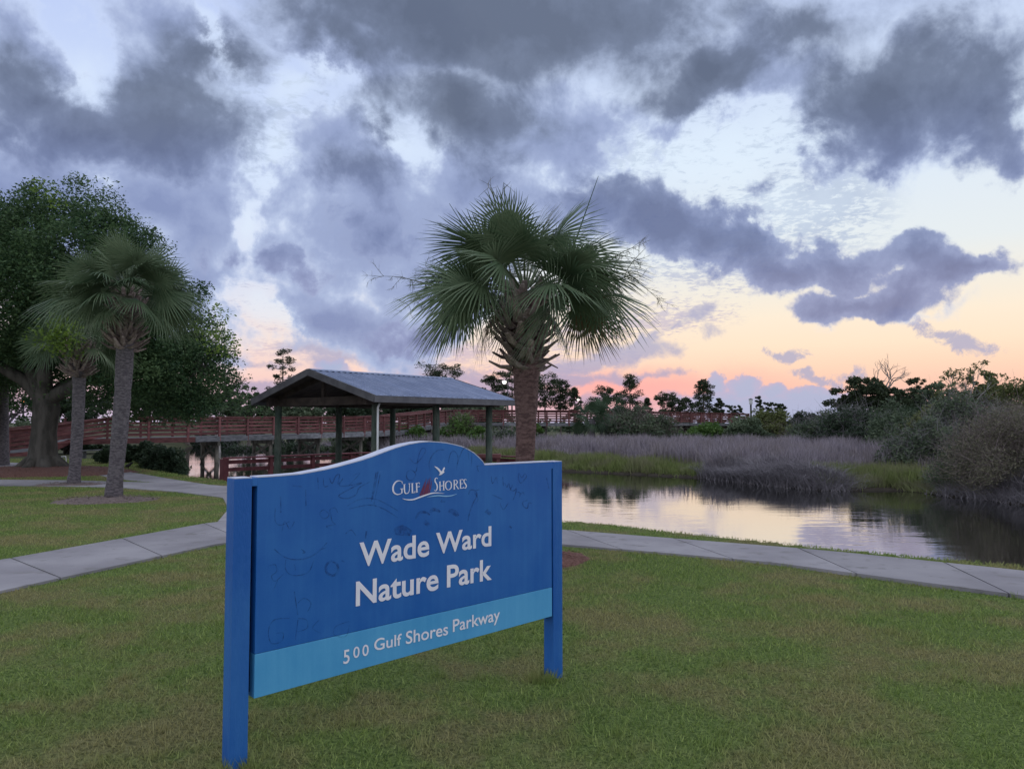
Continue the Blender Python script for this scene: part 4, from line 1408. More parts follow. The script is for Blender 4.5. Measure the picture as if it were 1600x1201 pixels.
def broadleaf(name, label, cat, loc, trunk_r, fork, lobes, nclump, per, clump_r, leaf, lm, bm, seed, group=None, shell=0.45, trunk_top=None, bare=9):
    """trunk with limbs and a crown of leaf clumps; lobes are given relative to loc"""
    rg = np.random.default_rng(seed)
    random.seed(seed)
    t = thing(name, label, cat, loc, group)
    L = Vector(loc)
    lob = [(l[0] + L.x, l[1] + L.y, l[2] + L.z, *l[3:]) for l in lobes]
    cl = clumps_in(lob, nclump, rg, shell)
    mb = MB()
    lean = rg.normal(0, 0.04, 2) * fork
    mb.tube([(L.x, L.y, L.z - 0.2), (L.x, L.y, L.z + 0.05 * fork), (L.x + lean[0] * .5, L.y + lean[1] * .5, L.z + fork * 0.4), (L.x + lean[0], L.y + lean[1], L.z + fork)],
            [trunk_r * 1.5, trunk_r * 1.15, trunk_r, trunk_r * 0.85], 12, False, 0.05)
    pick = cl[rg.choice(len(cl), min(bare, len(cl)), False)]
    limbs(mb, (L.x + lean[0], L.y + lean[1], L.z + fork * 0.93), pick, trunk_r * 0.5, rg)
    mb.build('trunk', bm, t, True)
    me = leaf_mesh('crown', cl, rg.uniform(0.6, 1.25, nclump) * clump_r, per, leaf, rg)
    link('crown', me, lm, t)
    return t


def gz1(x, y):
    return float(ground_z(np.array([[x, y]]))[0])


# ---------------------------------------------------------------- palms
def frond(base, dirv, pet, fan, rg, m, parent, droop=0.35, nseg=44, split=0.42, name='frond', wid=1.0):
    """a costapalmate fan leaf: a stalk, a curved midrib and narrow pleats that part and hang at the tips"""
    base = np.array(base, float)
    d = np.array(dirv, float)
    d /= np.linalg.norm(d)
    side = np.cross(d, (0, 0, 1.0))
    if np.linalg.norm(side) < 0.15:
        side = np.cross(d, (math.cos(rg.uniform(0, 6)), math.sin(rg.uniform(0, 6)), 0.2))
    side /= np.linalg.norm(side)
    roll = rg.normal(0, 0.7)
    nrm = np.cross(side, d)
    side, nrm = side * math.cos(roll) + nrm * math.sin(roll), nrm * math.cos(roll) - side * math.sin(roll)
    V, F, tone = [], [], []
    # stalk
    hub = base + d * pet + np.array([0, 0, -droop * 0.16 * pet])
    midp = base + d * pet * 0.5 + np.array([0, 0, 0.02 * pet])
    for p, w in ((base, 0.020), (midp, 0.013), (hub, 0.009)):
        for a, b in ((-1, 0), (0, .7), (1, 0), (0, -.7)):
            V.append(p + side * a * w * (fan / 0.7) + nrm * b * w * (fan / 0.7))
            tone.append(0.8)
    for i in range(2):
        for j in range(4):
            k = (j + 1) % 4
            F.append((i * 4 + j, i * 4 + k, i * 4 + 4 + k, i * 4 + 4 + j))
    dd = hub - midp
    dd /= np.linalg.norm(dd)
    lt = rg.normal(0.45, 0.15)
    sp_ = math.radians(rg.uniform(118, 140))
    for j in range(nseg):
        u = -1 + 2 * (j + 0.5) / nseg
        ang = u * sp_
        L = fan * (1.0 - 0.30 * abs(u) ** 2.2) * rg.uniform(0.93, 1.05)
        fold = 0.22 * math.cos(ang * 0.5) ** 2                 # the midrib arches over
        roofd = 0.30 * abs(math.sin(ang))                      # and the two halves hang from it like a roof
        e = dd * math.cos(ang) + side * math.sin(ang)
        st = hub + dd * 0.16 * fan * (1 - abs(u))              # pleats spring from along the midrib
        n2 = nrm * (1 if j % 2 else -1)
        w0 = fan * sp_ * 2 / nseg * 0.60 * wid
        pl = np.cross(e, nrm)
        pl /= np.linalg.norm(pl) + 1e-9
        b = len(V)
        hang = droop * rg.uniform(0.6, 1.5)
        for f, w in ((0.0, 0.10), (split, 0.62), (0.72, 0.40), (1.0, 0.03)):
            q_ = st + e * L * f + nrm * (-fold * L * f * f - roofd * L * f ** 1.2 + (0.012 * (1 if j % 2 else -1)) * f)
            drop = hang * L * max(0.0, f - 0.25) ** 1.7
            q_ = q_ + np.array([0, 0, -drop])
            if f > 0.9:
                q_ = q_ + rg.normal(0, 0.02, 3)
            V += [q_ - pl * w0 * w, q_ + pl * w0 * w]
            tone += [np.clip(lt + rg.normal(0, 0.1), 0, 1)] * 2
        for k in range(3):
            F.append((b + 2 * k, b + 2 * k + 1, b + 2 * k + 3, b + 2 * k + 2))
    o = link(name, mesh_np(name, np.array(V), F, False, np.clip(tone, 0, 1)), m, parent)
    return o


def palm(label, base, top, crown_r, r_bot, r_top, seed, nfr=44, bark=None, boots=46, boot_z=0.45, boot_len=0.2, group=None, low=-0.55, nseg=50, lm=None):
    lm = lm or M['palm_leaf']
    rg = np.random.default_rng(seed)
    random.seed(seed)
    t = thing('palm_tree', label, 'palm tree', base, group)
    b, tp = np.array(base, float), np.array(top, float)
    mb = MB()
    K = 26
    pts, rad = [], []
    for k in range(K + 1):
        f = k / K
        p = b + (tp - b) * f
        bend = math.sin(f * PI) * 0.012 * np.linalg.norm(tp - b)
        pts.append((p[0] + bend, p[1], p[2] - (0.15 if k == 0 else 0)))
        r = r_bot * (1.18 - 0.18 * min(1, f * 8)) + (r_top - r_bot) * max(0, (f - 0.35) / 0.65) ** 1.3
        rad.append(r * (1 + 0.03 * (k % 2) + rg.normal(0, 0.015)))
    mb.tube(pts, rad, 18, True, 0.035)
    mb.build('trunk', bark, t, True)
    H = np.linalg.norm(tp - b)
    ax = (tp - b) / H
    # sawn-off leaf bases crossing round the top of the trunk
    for k in range(boots):
        f = k / boots
        a = k * 2.39996 + rg.normal(0, 0.15)
        z = tp - ax * boot_z * (1 - f)
        out = np.array([math.cos(a), math.sin(a), 0])
        rr = r_top * (0.9 + 0.35 * math.sin(f * PI))
        p0 = z + out * rr * 0.75
        tilt = 0.12 + 0.95 * f + rg.normal(0, 0.12)
        dr = out * math.cos(tilt) + np.array([0, 0, 1]) * math.sin(tilt) + np.array([-out[1], out[0], 0]) * rg.normal(0, 0.35)
        dr /= np.linalg.norm(dr)
        L = boot_len * rg.uniform(0.7, 1.3)
        p1 = p0 + dr * L * 0.5
        p2 = p0 + dr * L + np.array([0, 0, 0.22 * L])
        tg = np.array([-out[1], out[0], 0.0])
        m2 = MB()
        w = r_top * 0.34
        vs = []
        for p, ww, th in ((p0, w * 1.4, 0.035), (p1, w * 0.75, 0.024), (p2, w * 0.45, 0.014)):
            th *= boot_len / 0.2
            nn = np.cross(dr, tg)
            nn /= np.linalg.norm(nn)
            vs += [p - tg * ww - nn * th * .3, p - nn * th, p + tg * ww - nn * th * .3, p + nn * th * .6]
        fs = [(3, 2, 1, 0), (8, 9, 10, 11)]
        for i in range(2):
            for j in range(4):
                q2 = (j + 1) % 4
                fs.append((i * 4 + j, i * 4 + q2, i * 4 + 4 + q2, i * 4 + 4 + j))
        m2.add(vs, fs).build('leaf_base', M['leaf_base'], t)
    # fronds
    for k in range(nfr):
        f = (k + 0.5) / nfr
        el = math.asin(low + (0.99 - low) * f) + rg.normal(0, 0.08)
        a = k * 2.39996 + rg.normal(0, 0.2)
        dv = (math.cos(a) * math.cos(el), math.sin(a) * math.cos(el), math.sin(el))
        st = tp + ax * (0.10 * crown_r * f) + np.array([dv[0], dv[1], 0]) * r_top * 0.5
        se = math.sin(el)
        reach = crown_r * rg.uniform(0.85, 1.06) * (1 - (0.22 * se if se > 0 else 0.40 * -se))
        fan = reach * rg.uniform(0.47, 0.58)
        dead = group is None and lm is M['palm_leaf'] and k < 2
        frond(st, dv, reach - fan * 0.92, fan, rg, M['dead_leaf'] if dead else lm, t, droop=0.10 + 0.22 * (1 - f) ** 1.3, nseg=nseg, split=0.30, wid=0.56)
    return t, tp, rg


def spray(mb, p, d, L, rg, depth, r):
    """branching flower stalk"""
    p = np.array(p, float)
    d = np.array(d, float)
    d /= np.linalg.norm(d)
    pts = [p]
    for k in range(4):
        d = d + rg.normal(0, 0.10, 3) + np.array([0, 0, -0.05])
        d /= np.linalg.norm(d)
        pts.append(pts[-1] + d * L / 4)
    mb.tube(pts, [r, r * .9, r * .8, r * .7, r * .4], 4, False)
    if depth:
        for k in range(rg.integers(6, 9)):
            i = rg.integers(1, 5)
            dd = d + rg.normal(0, 0.75, 3)
            spray(mb, pts[i], dd, L * rg.uniform(0.3, 0.5), rg, depth - 1, r * 0.55)


MP = on_ground(813, 868)
pb = (0.10, 9.0, 0.0)
ptop = at(820, 464, 9.0)
pm, ptp, prg = palm('palm with a thick reddish trunk, standing alone right behind the blue sign', pb, ptop, 1.36, 0.105, 0.20, 3, 48, M['palm_bark_red'], 96, 0.86, 0.22, None, -0.30)
for px, py, ex, ey, Y in ((850, 500, 935, 275, 9.0), (800, 480, 702, 318, 9.1)):   # unopened spear leaves
    a, b = at(px, py, Y), at(ex, ey, Y)
    mid = tuple((a[i] + b[i]) / 2 + (0.02 if i == 0 else 0) for i in range(3))
    MB().tube([a, mid, b], [0.014, 0.011, 0.003], 5).build('spear_leaf', M['palm_leaf'], pm)
for px, py, ex, ey, Y, L, dp in ((812, 500, 770, 300, 8.9, 0.42, 1), (830, 500, 985, 430, 9.0, 0.42, 2), (800, 500, 655, 440, 9.0, 0.42, 2), (840, 490, 965, 400, 9.2, 0.36, 2)):
    a, b = np.array(at(px, py, Y)), np.array(at(ex, ey, Y))
    mb = MB()
    pts = [a + (b - a) * k / 4 + np.array([0, 0, math.sin(k / 4 * PI) * 0.05]) for k in range(5)]
    mb.tube(pts, [0.013, 0.011, 0.009, 0.007, 0.006], 5, False)
    d = (b - a) / np.linalg.norm(b - a)
    for k in range(5 if dp == 2 else 4):
        spray(mb, pts[3] + (pts[4] - pts[3]) * k / 4, d * 0.7 + prg.normal(0, 0.4, 3), L, prg, dp, 0.0045)
    mb.build('flower_stalk', M['flower_stalk'], pm)
# one broken stalk hanging under the crown on the right
a, b = at(842, 562, 8.95), at(872, 575, 8.95)
MB().tube([a, tuple((a[i] + b[i]) / 2 + (.01 if i == 2 else 0) for i in range(3)), b], [0.022, 0.014, 0.007], 6).build('broken_stalk', M['leaf_base'], pm)
a, b = at(842, 545, 9.0), at(841, 588, 9.0)
MB().tube([a, b], [0.018, 0.026], 6).build('broken_stalk', M['leaf_base'], pm)

palm('tall grey-trunked palm leaning slightly right in a round mulch bed on the left lawn', (-8.39, 16.25, 0), at(198, 466, 16.25), 1.62, 0.155, 0.19, 8, 50, M['palm_bark'], 120, 1.1, 0.30, 'palms on the left lawn', -0.34, nseg=44)
palm('shorter palm with a slim grey trunk in front of the big oak', (-11.30, 19.9, 0), at(124, 538, 19.9), 1.30, 0.14, 0.165, 14, 38, M['palm_bark'], 90, 0.85, 0.32, 'palms on the left lawn', -0.30, nseg=40)

# ---------------------------------------------------------------- the live oak
OB = (-15.2, 25.0, 0.0)
oak = thing('oak_tree', 'huge dark spreading live oak over the left end of the boardwalk', 'tree', OB)
org = np.random.default_rng(77)
OL = [(-15.6, 25, 6.2, 3.8, 3.8, 2.6), (-12.6, 24.6, 4.6, 2.8, 3.2, 2.0), (-11.1, 25, 3.6, 1.5, 2.5, 1.5), (-18.5, 25.5, 5.6, 4.0, 4.0, 2.9), (-12.8, 26.2, 3.4, 3.0, 2.6, 1.4), (-14.8, 25.5, 7.6, 2.7, 2.8, 1.4),
      (-20, 26, 3.6, 3.5, 3.0, 1.6), (-13.2, 23.4, 6.3, 2.2, 2.2, 1.7), (-10.4, 25.6, 2.9, 1.1, 1.6, 1.2), (-11.9, 25.2, 2.6, 1.8, 1.8, 0.9), (-10.9, 24.6, 4.5, 1.3, 1.8, 1.1), (-17.2, 24, 7.6, 2.2, 2.2, 1.5)]
knob = clumps_in(OL, 60, org, 0.85)                             # smaller heads that break up the outline
OL = OL + [(*k_, *(org.uniform(0.7, 1.25) * np.array([1.0, 1.0, 0.75]))) for k_ in knob]
ocl = clumps_in(OL, 1100, org, 0.4)
mb = MB()
random.seed(2)
mb.tube([(-15.2, 25, -0.2), (-15.2, 25, 0.12), (-15.22, 25, 0.5), (-15.2, 25, 1.3), (-15.15, 25, 2.1), (-15.2, 25, 2.7)], [0.85, 0.56, 0.43, 0.37, 0.39, 0.36], 20, False, 0.05)
for a in np.linspace(0, 2 * PI, 8)[:-1]:
    mb.tube([(-15.2 + .3 * math.cos(a), 25 + .3 * math.sin(a), 0.42), (-15.2 + .75 * math.cos(a), 25 + .75 * math.sin(a), 0.06), (-15.2 + 1.15 * math.cos(a), 25 + 1.15 * math.sin(a), -0.12)], [0.2, 0.15, 0.07], 7, False, 0.06)
mains = [(-12.0, 24.4, 4.2), (-18.4, 24.6, 4.4), (-15.6, 25.5, 6.8), (-13.4, 26.5, 3.6), (-17.0, 26.5, 5.5), (-14.0, 23.6, 5.8), (-10.4, 25.2, 3.4)]
limbs(mb, (-15.2, 25, 2.3), mains, 0.26, org, 0.06, 9)
for q_ in mains:
    near = ocl[np.argsort(((ocl - np.array(q_)) ** 2).sum(1))[:26:2]]
    limbs(mb, q_, near, 0.06, org, 0.03, 5)
mb.build('trunk', M['oak_bark'], oak, True)
link('crown', leaf_mesh('crown', ocl, org.uniform(0.4, 0.85, 1100), 230, 0.056, org), M['oak_leaf'], oak)
yl = [(*at(92, 520, 18.5), 0.55, 0.5, 0.55), (*at(338, 512, 21.5), 0.5, 0.5, 0.75), (*at(68, 302, 21.5), 0.45, 0.4, 0.3)]  # oak clumps under street lamps, the lamplight painted as yellow-green leaf colour
link('lamplit_spray', leaf_mesh('lamplit_spray', clumps_in(yl, 26, org, 0.2), np.full(26, 0.42), 60, 0.05, org), M['lamplit_leaf'], oak)

# ---------------------------------------------------------------- other trees: far, each where it stands
def pine(label, px, top, base_py, w_px, Y, seed, kind='round', group=None, bare=0.55, name='pine_tree', category='pine tree', dens=1.0):
    """a tall pine: bare straight trunk, tufts of needles on whorled boughs (conic, round or flat topped)"""
    rg = np.random.default_rng(seed)
    random.seed(seed)
    x, y, ztop = at(px, top, Y)
    zb = gz1(x, Y)
    H = ztop - zb
    W = w_px / 1200 * Y
    t = thing(name, label, category, (x, Y, zb), group)
    mb = MB()
    lean = rg.normal(0, 0.012, 2) * H
    ax = lambda f: np.array([x + lean[0] * f, Y + lean[1] * f, zb + H * f])
    r = 0.012 * H + 0.04
    mb.tube([ax(0) - np.array([0, 0, .3]), ax(.3), ax(.6), ax(.97)], [r, r * .85, r * .6, r * .15], 8, False)
    cl, rad = [], []
    nb_ = int((26 if kind != 'conic' else 34) * dens)
    for k in range(nb_):
        f = bare + (1 - bare) * (k + 0.5) / nb_
        g = (f - bare) / (1 - bare)
        if kind == 'conic':
            reach = (1.0 - g) ** 0.8 * 0.9 + 0.12
        elif kind == 'flat':
            reach = math.sin(min(1, 0.25 + g * 0.9) * PI * 0.62) * (0.8 if g < .5 else 1)
        else:
            reach = math.sin(min(1, 0.12 + 0.82 * g) * PI) ** 0.6
        reach *= W / 2 * rg.uniform(0.55, 1.05)
        a = k * 2.4 + rg.normal(0, 0.4)
        p0 = ax(f - 0.04)
        p1 = p0 + np.array([math.cos(a) * reach, math.sin(a) * reach, H * 0.05 * rg.uniform(0.2, 1.6)])
        mb.tube([p0, (p0 + p1) / 2 + np.array([0, 0, -0.01 * H]), p1], [r * .28, r * .2, r * .08], 4, False)
        for h in (0.6, 0.95):
            if kind == 'round' or h > .8 or rg.uniform() < 0.7:
                cl.append(p0 + (p1 - p0) * h + rg.normal(0, 0.03 * W, 3))
                rad.append(W * rg.uniform(0.09, 0.16))
    cl.append(ax(0.985))
    rad.append(W * 0.12)
    mb.build('trunk', M['bark'], t, True)
    link('crown', leaf_mesh('crown', cl, rad, int(75 * dens ** .5), max(0.06, 0.0017 * Y), rg, 0.6, 0.45, 0.3, 0.5), M['pine_leaf'], t)
    return t


FP = 'pines far beyond the boardwalk'
pine('lone spindly pine standing above the left end of the shelter roof', 443, 546, 650, 52, 95, 31, 'round', FP, 0.45, dens=0.75)
pine('broad round-topped pine rising behind the shelter roof', 690, 570, 650, 68, 120, 32, 'flat', FP, 0.62, dens=1.1)
pine('dark pine just left of the big palm trunk', 768, 588, 655, 52, 120, 33, 'round', FP, 0.35)
pine('dark pine hidden partly by the big palm trunk', 800, 580, 655, 60, 118, 34, 'flat', FP, 0.5)
pine('tallest of the pines right of the big palm trunk', 852, 587, 655, 70, 120, 35, 'flat', FP, 0.5)
pine('bare-stemmed pine right of the tallest one by the big palm trunk', 876, 594, 655, 52, 122, 36, 'flat', FP, 0.5)
pine('low dense pine ending the row right of the big palm trunk', 897, 606, 655, 40, 118, 37, 'conic', FP, 0.05)
pine('dark round-topped pine behind the cabbage palm thicket', 948, 606, 655, 56, 112, 38, 'round', FP, 0.3)
pine('feathery young pine with upright tufts right of the cabbage palm thicket', 984, 588, 655, 60, 100, 39, 'conic', FP, 0.3)
pine('short tufted pine close right of the feathery young pine', 1012, 622, 655, 26, 104, 40, 'conic', FP, 0.2)
pine('flat-topped pine left of the conical pine on the horizon', 1044, 616, 652, 46, 125, 41, 'flat', FP, 0.5)
pine('low dark pine right beside the flat-topped one on the horizon', 1070, 622, 652, 40, 125, 42, 'round', FP, 0.3)
pine('conical pine standing highest between the boardwalk and the grey cloud bank', 1099, 594, 654, 62, 100, 43, 'conic', FP, 0.15, dens=1.2)
pine('small pine leaning at the foot of the conical pine', 1122, 624, 654, 24, 102, 44, 'round', FP, 0.3)
pine('tiny flat pine right of the conical pine, first of two', 1143, 634, 652, 18, 140, 45, 'flat', FP, 0.5, dens=0.6)
pine('tiny rounded pine between the conical pine and the lamp post', 1156, 635, 652, 14, 140, 46, 'round', FP, 0.4, dens=0.6)
pine('tiny upright pine just right of the lamp post', 1187, 619, 654, 16, 120, 47, 'flat', FP, 0.55, dens=0.5)
pine('small umbrella-shaped pine right of the lamp post', 1206, 629, 654, 26, 120, 48, 'flat', FP, 0.6, dens=0.6)
pine('small windswept pine leaning over the right-hand scrub', 1222, 631, 654, 16, 122, 49, 'flat', FP, 0.6, dens=0.5)

# pines and scrub trees on the right
FR = 'trees beyond the marsh on the right'
pine('second dark pine with the dead snag standing behind it', 1385, 606, 670, 50, 60, 52, 'conic', FR, 0.1, dens=1.3)
pine('flat-topped pine right of the dead snag', 1432, 590, 672, 36, 62, 53, 'flat', FR, 0.5)
pine('bushy pine filling the gap left of the twisted bare tree', 1405, 612, 672, 50, 58, 55, 'round', FR, 0.1, dens=1.4)


def bare_tree(label, px, top, w_px, Y, seed, lean=0.0, leafy=0, name='dead_tree', category='dead tree', start=0.45, m='pale_bark'):
    rg = np.random.default_rng(seed)
    x, _, zt = at(px, top, Y)
    zb = gz1(x, Y)
    H = zt - zb
    W = w_px / 1200 * Y
    t = thing(name, label, category, (x, Y, zb))
    mb = MB()
    tips = []

    def grow(p, d, L, r, depth):
        pts = [p]
        for k in range(3):
            d = d + rg.normal(0, 0.16, 3)
            d /= np.linalg.norm(d)
            pts.append(pts[-1] + d * L / 3)
        mb.tube(pts, [r, r * .85, r * .7, r * .55], 5, False)
        if depth == 0:
            tips.append(pts[-1])
            return
        for _ in range(rg.integers(2, 4)):
            e = d * 0.8 + rg.normal(0, 0.55, 3) * np.array([W / H * 1.6, W / H * 1.6, 0.35]) + np.array([0, 0, 0.22])
            grow(pts[-1] if rg.uniform() < .6 else pts[2], e / np.linalg.norm(e), L * rg.uniform(0.55, 0.75), r * 0.55, depth - 1)
    r = 0.018 * H
    p1 = np.array([x - lean * W * 0.2, Y, zb + H * start])
    mb.tube([(x, Y, zb - .3), ((x + p1[0]) / 2 + .05, Y, zb + H * start / 2), tuple(p1)], [r * 1.2, r, r * .85], 7, False)
    for k in range(5):
        a = k * 1.3 + rg.uniform(0, 1)
        e = np.array([math.cos(a) * W / H, math.sin(a) * W / H * .6, 0.8])
        grow(p1, e / np.linalg.norm(e), H * (1 - start) * rg.uniform(0.30, 0.42), r * 0.5, 3)
    if lean:
        e = np.array([-1.0, 0, 0.12])
        grow(p1 - np.array([0, 0, 0.06 * H]), e, W * 0.45, r * 0.4, 2)
    mb.build('trunk', M[m], t, True)
    if leafy:
        link('crown', leaf_mesh('crown', tips, np.full(len(tips), 0.085 * W), leafy, 0.075, rg), M['olive_leaf'], t)
    return t


bare_tree('leafless dead snag with forked crown above the right-hand wood', 1394, 549, 78, 64, 61, 1.0, start=0.55)
bare_tree('twisted half-bare tree with thin leaves on the right skyline', 1522, 563, 56, 40, 62, 0.6, 12, 'scrub_tree', 'tree', 0.4)


def bush(label, px, top, base_py, w_px, Y, seed, lm, twig=None, name='bush', category='bush', dens=1.0, leaf=None, group=None, lobes=6, zb=None):
    """a shrub: many stems and a rough mound of leaves (and bare twigs)"""
    rg = np.random.default_rng(seed)
    x, _, zt = at(px, top, Y)
    z0 = gz1(x, Y) if zb is None else zb
    H, W = zt - z0, w_px / 1200 * Y
    t = thing(name, label, category, (x, Y, z0), group)
    lb = []
    for k in range(lobes):
        f = (k + 0.5) / lobes
        cx = x + (f - 0.5) * W * 0.85
        hh = H * rg.uniform(0.62, 1.0) * (1 - 0.5 * abs(2 * f - 1) ** 2)
        lb.append((cx, Y + rg.normal(0, .12) * W, z0 + hh * 0.52, W / lobes * 0.95 + 0.12, min(W, H) * 0.42, hh * 0.48))
    n = int(46 * dens)
    cl = clumps_in(lb, n, rg, 0.35)
    mb = MB()
    for k in range(12):
        c = cl[rg.integers(n)]
        mb.tube([(x + (c[0] - x) * .4, Y + (c[1] - Y) * .3, z0 - .1), (x + (c[0] - x) * .7, (Y + c[1]) / 2, (z0 + c[2]) / 2), tuple(c)], [0.012 * H, 0.009 * H, 0.004 * H], 4, False)
    mb.build('stem', M['bark'], t)
    rad = rg.uniform(0.7, 1.3, n) * min(W, H) * 0.2
    if lm is not None:
        link('foliage', leaf_mesh('foliage', cl, rad, int(120 * dens ** .3), leaf or max(0.05, 0.0021 * Y), rg), M[lm], t)
    if twig is not None:
        k = 24
        C = np.repeat(cl, k, 0)
        N = len(C)
        d = unit(rg, N) * np.array([1, 1, .8]) + np.array([0, 0, 0.35])
        L = np.repeat(rad, k)[:, None] * rg.uniform(0.6, 1.7, (N, 1))
        s = unit(rg, N)
        w = 0.0045 * (Y / 22)
        p0 = C + unit(rg, N) * np.repeat(rad, k)[:, None] * 0.6
        V = np.stack([p0 - s * w, p0 + s * w, p0 + d * L + s * w * .4, p0 + d * L - s * w * .4], 1).reshape(-1, 3)
        link('twigs', mesh_np('twigs', V, np.arange(4 * N).reshape(N, 4), False, np.repeat(np.clip(rg.normal(.5, .25, N), 0, 1), 4)), M[twig], t)
    return t


# bushes along the bridge and marsh edge
GB = 'bushes along the marsh edge'
bush('bright green bush seen between the middle posts of the shelter', 648, 657, 695, 74, 56, 71, 'bush_leaf', None, group=GB, dens=1.6)
bush('taller pale green shrub climbing over the boardwalk rail under the shelter', 722, 640, 695, 64, 57, 72, 'bush_leaf', 'brown_twig', group=GB, dens=1.6)
bush('bright green bush between the right shelter post and the middle shrub', 744, 657, 692, 40, 54, 73, 'bush_leaf', None, group=GB, dens=1.2)
bush('grey-green bush between the right shelter post and the palm trunk', 785, 660, 695, 50, 55, 74, 'scrub_leaf', 'grey_twig', group=GB)
bush('narrow green bush touching the right side of the big palm trunk', 836, 656, 692, 24, 54, 75, 'bush_leaf', None, group=GB, dens=0.9)
bush('grey-green thicket right of the cabbage palms', 1008, 626, 690, 104, 58, 76, 'scrub_leaf', 'brown_twig', group=GB, dens=3.0, lobes=8)
bush('low green bushes under the farthest boardwalk span', 1112, 657, 692, 120, 60, 77, 'bush_leaf', None, group=GB, dens=3.0, lobes=9)
bush('small twiggy bush in front of the far boardwalk rail', 1036, 648, 672, 26, 66, 78, 'olive_leaf', 'brown_twig', group=GB, dens=0.8)
bush('rounded dark green bush at the end of the boardwalk', 1166, 641, 690, 60, 58, 79, 'scrub_leaf', None, group=GB, dens=2.4)
bush('green bush behind the rounded one at the end of the boardwalk', 1200, 633, 685, 70, 66, 80, 'olive_leaf', None, group=GB, dens=2.4)
bush('brownish twiggy bush right of the boardwalk end', 1222, 655, 690, 70, 60, 81, 'olive_leaf', 'brown_twig', group=GB, dens=1.3)
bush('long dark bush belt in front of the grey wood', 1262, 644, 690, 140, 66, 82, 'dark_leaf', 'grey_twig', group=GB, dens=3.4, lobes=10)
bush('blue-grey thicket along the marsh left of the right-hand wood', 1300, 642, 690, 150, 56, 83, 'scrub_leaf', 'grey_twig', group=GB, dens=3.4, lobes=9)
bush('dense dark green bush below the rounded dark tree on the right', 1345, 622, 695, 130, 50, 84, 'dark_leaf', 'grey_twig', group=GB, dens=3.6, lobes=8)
bush('green bush mound in the middle of the right bank', 1420, 616, 700, 140, 44, 85, 'scrub_leaf', None, group=GB, dens=3.6, lobes=8)
bush('yellowish green bush on the right bank below the twisted tree', 1480, 606, 690, 120, 40, 86, 'olive_leaf', None, group=GB, dens=3.2, lobes=7)
bush('dark scrub hedge at the foot of the right-hand pines', 1400, 622, 690, 220, 55, 98, 'dark_leaf', None, group=GB, dens=4.5, lobes=12)
bush('leafy green tree rising at the right edge of the picture', 1578, 566, 700, 96, 36, 87, 'olive_leaf', None, 'scrub_tree', 'tree', 3.4, None, FR, 6)
bush('bare grey thicket under the twisted tree', 1515, 590, 715, 130, 32, 88, 'scrub_leaf', 'grey_twig', group=GB, dens=4.0, lobes=6)
bush('grey twiggy thicket leaning over the right marsh', 1455, 650, 730, 140, 30, 89, 'scrub_leaf', 'grey_twig', group=GB, dens=3.2, lobes=8)
bush('tall brown-grey shrub at the right edge by the water', 1580, 618, 790, 180, 22.5, 90, 'mauve_leaf', 'brown_twig', group=GB, dens=4.5, lobes=6, leaf=0.032)
bush('dark green shrub low over the water at the right edge', 1530, 680, 790, 140, 23.5, 91, 'scrub_leaf', 'brown_twig', group=GB, dens=3.4, lobes=6, leaf=0.032)

# rounder trees in the right-hand wood
far_oak_args = (('rounded dark tree at the left of the right-hand wood', 1346, 587, 92, 60, 151, 'pine_leaf'), ('spreading green tree in the middle of the right-hand wood', 1462, 598, 90, 58, 152, 'scrub_leaf'),
                ('dark tree under the dead snag', 1400, 604, 80, 60, 153, 'dark_leaf'), ('olive tree left of the leafy one at the right edge', 1540, 578, 80, 44, 154, 'olive_leaf'))

# the far wood along the skyline, one unbroken mass
dr = np.random.default_rng(140)
for x0, x1, Y, zt_, nm in ((-120, -10, 150, 4.6, 'distant_wood'), (-10, 40, 170, 3.4, 'distant_wood'), (40, 150, 150, 4.2, 'distant_wood')):
    n = int((x1 - x0) * 4)
    cx = dr.uniform(x0, x1, n)
    hz = zt_ * (0.55 + 0.3 * np.sin(cx * 0.21 + 1) * np.sin(cx * 0.073) + 0.15 * np.sin(cx * 0.9))
    C = np.stack([cx, Y + dr.normal(0, 4, n), dr.uniform(-0.3, 1, n) * hz], 1)
    tag(link(nm, leaf_mesh(nm, C, dr.uniform(0.6, 1.3, n), 24, 0.42, dr), M['scrub_leaf']), kind='stuff')

# cabbage palm thicket in front of the bridge
for k, (px, py, Y, cr, sd, lab) in enumerate(((925, 655, 60, 2.0, 101, 'leftmost cabbage palm of the thicket hiding the boardwalk'), (948, 646, 61, 2.2, 102, 'middle cabbage palm of the thicket hiding the boardwalk'),
                                              (972, 662, 59, 1.7, 103, 'small rightmost cabbage palm of the thicket hiding the boardwalk'))):
    x, y, z = at(px, py, Y)
    palm(lab, (x, Y, gz1(x, Y)), (x, Y, z), cr, 0.2, 0.22, sd, 16, M['palm_bark'], 0, 0.3, 0.3, 'cabbage palms in front of the boardwalk', -0.75, nseg=20, lm=M['cabbage_leaf'])

# trees behind the left half of the boardwalk
FL = 'trees behind the boardwalk on the left'


def far_oak(label, px, top, w_px, Y, seed, lm='dark_leaf', bm='bark', fork=0.35, leaf=None, n=130, group=None):
    rg = np.random.default_rng(seed)
    x, _, zt = at(px, top, Y)
    zb = gz1(x, Y)
    H, W = zt - zb, w_px / 1200 * Y
    lb = [(rg.uniform(-.3, .3) * W, rg.uniform(-.2, .2) * W, H * rg.uniform(0.5, 0.78), W * rg.uniform(.2, .34), W * .28, H * rg.uniform(.16, .24)) for _ in range(7)]
    lb.append((0, 0, H * 0.6, W * 0.42, W * 0.3, H * 0.28))
    lb.append((0, 0, H * 0.88, W * 0.22, W * 0.2, H * 0.12))
    return broadleaf('broadleaf_tree', label, 'tree', (x, Y, zb), 0.03 * H, H * fork, lb, n, 70, W * 0.075, leaf or 0.0022 * Y, M[lm], M[bm], seed, group or FL)


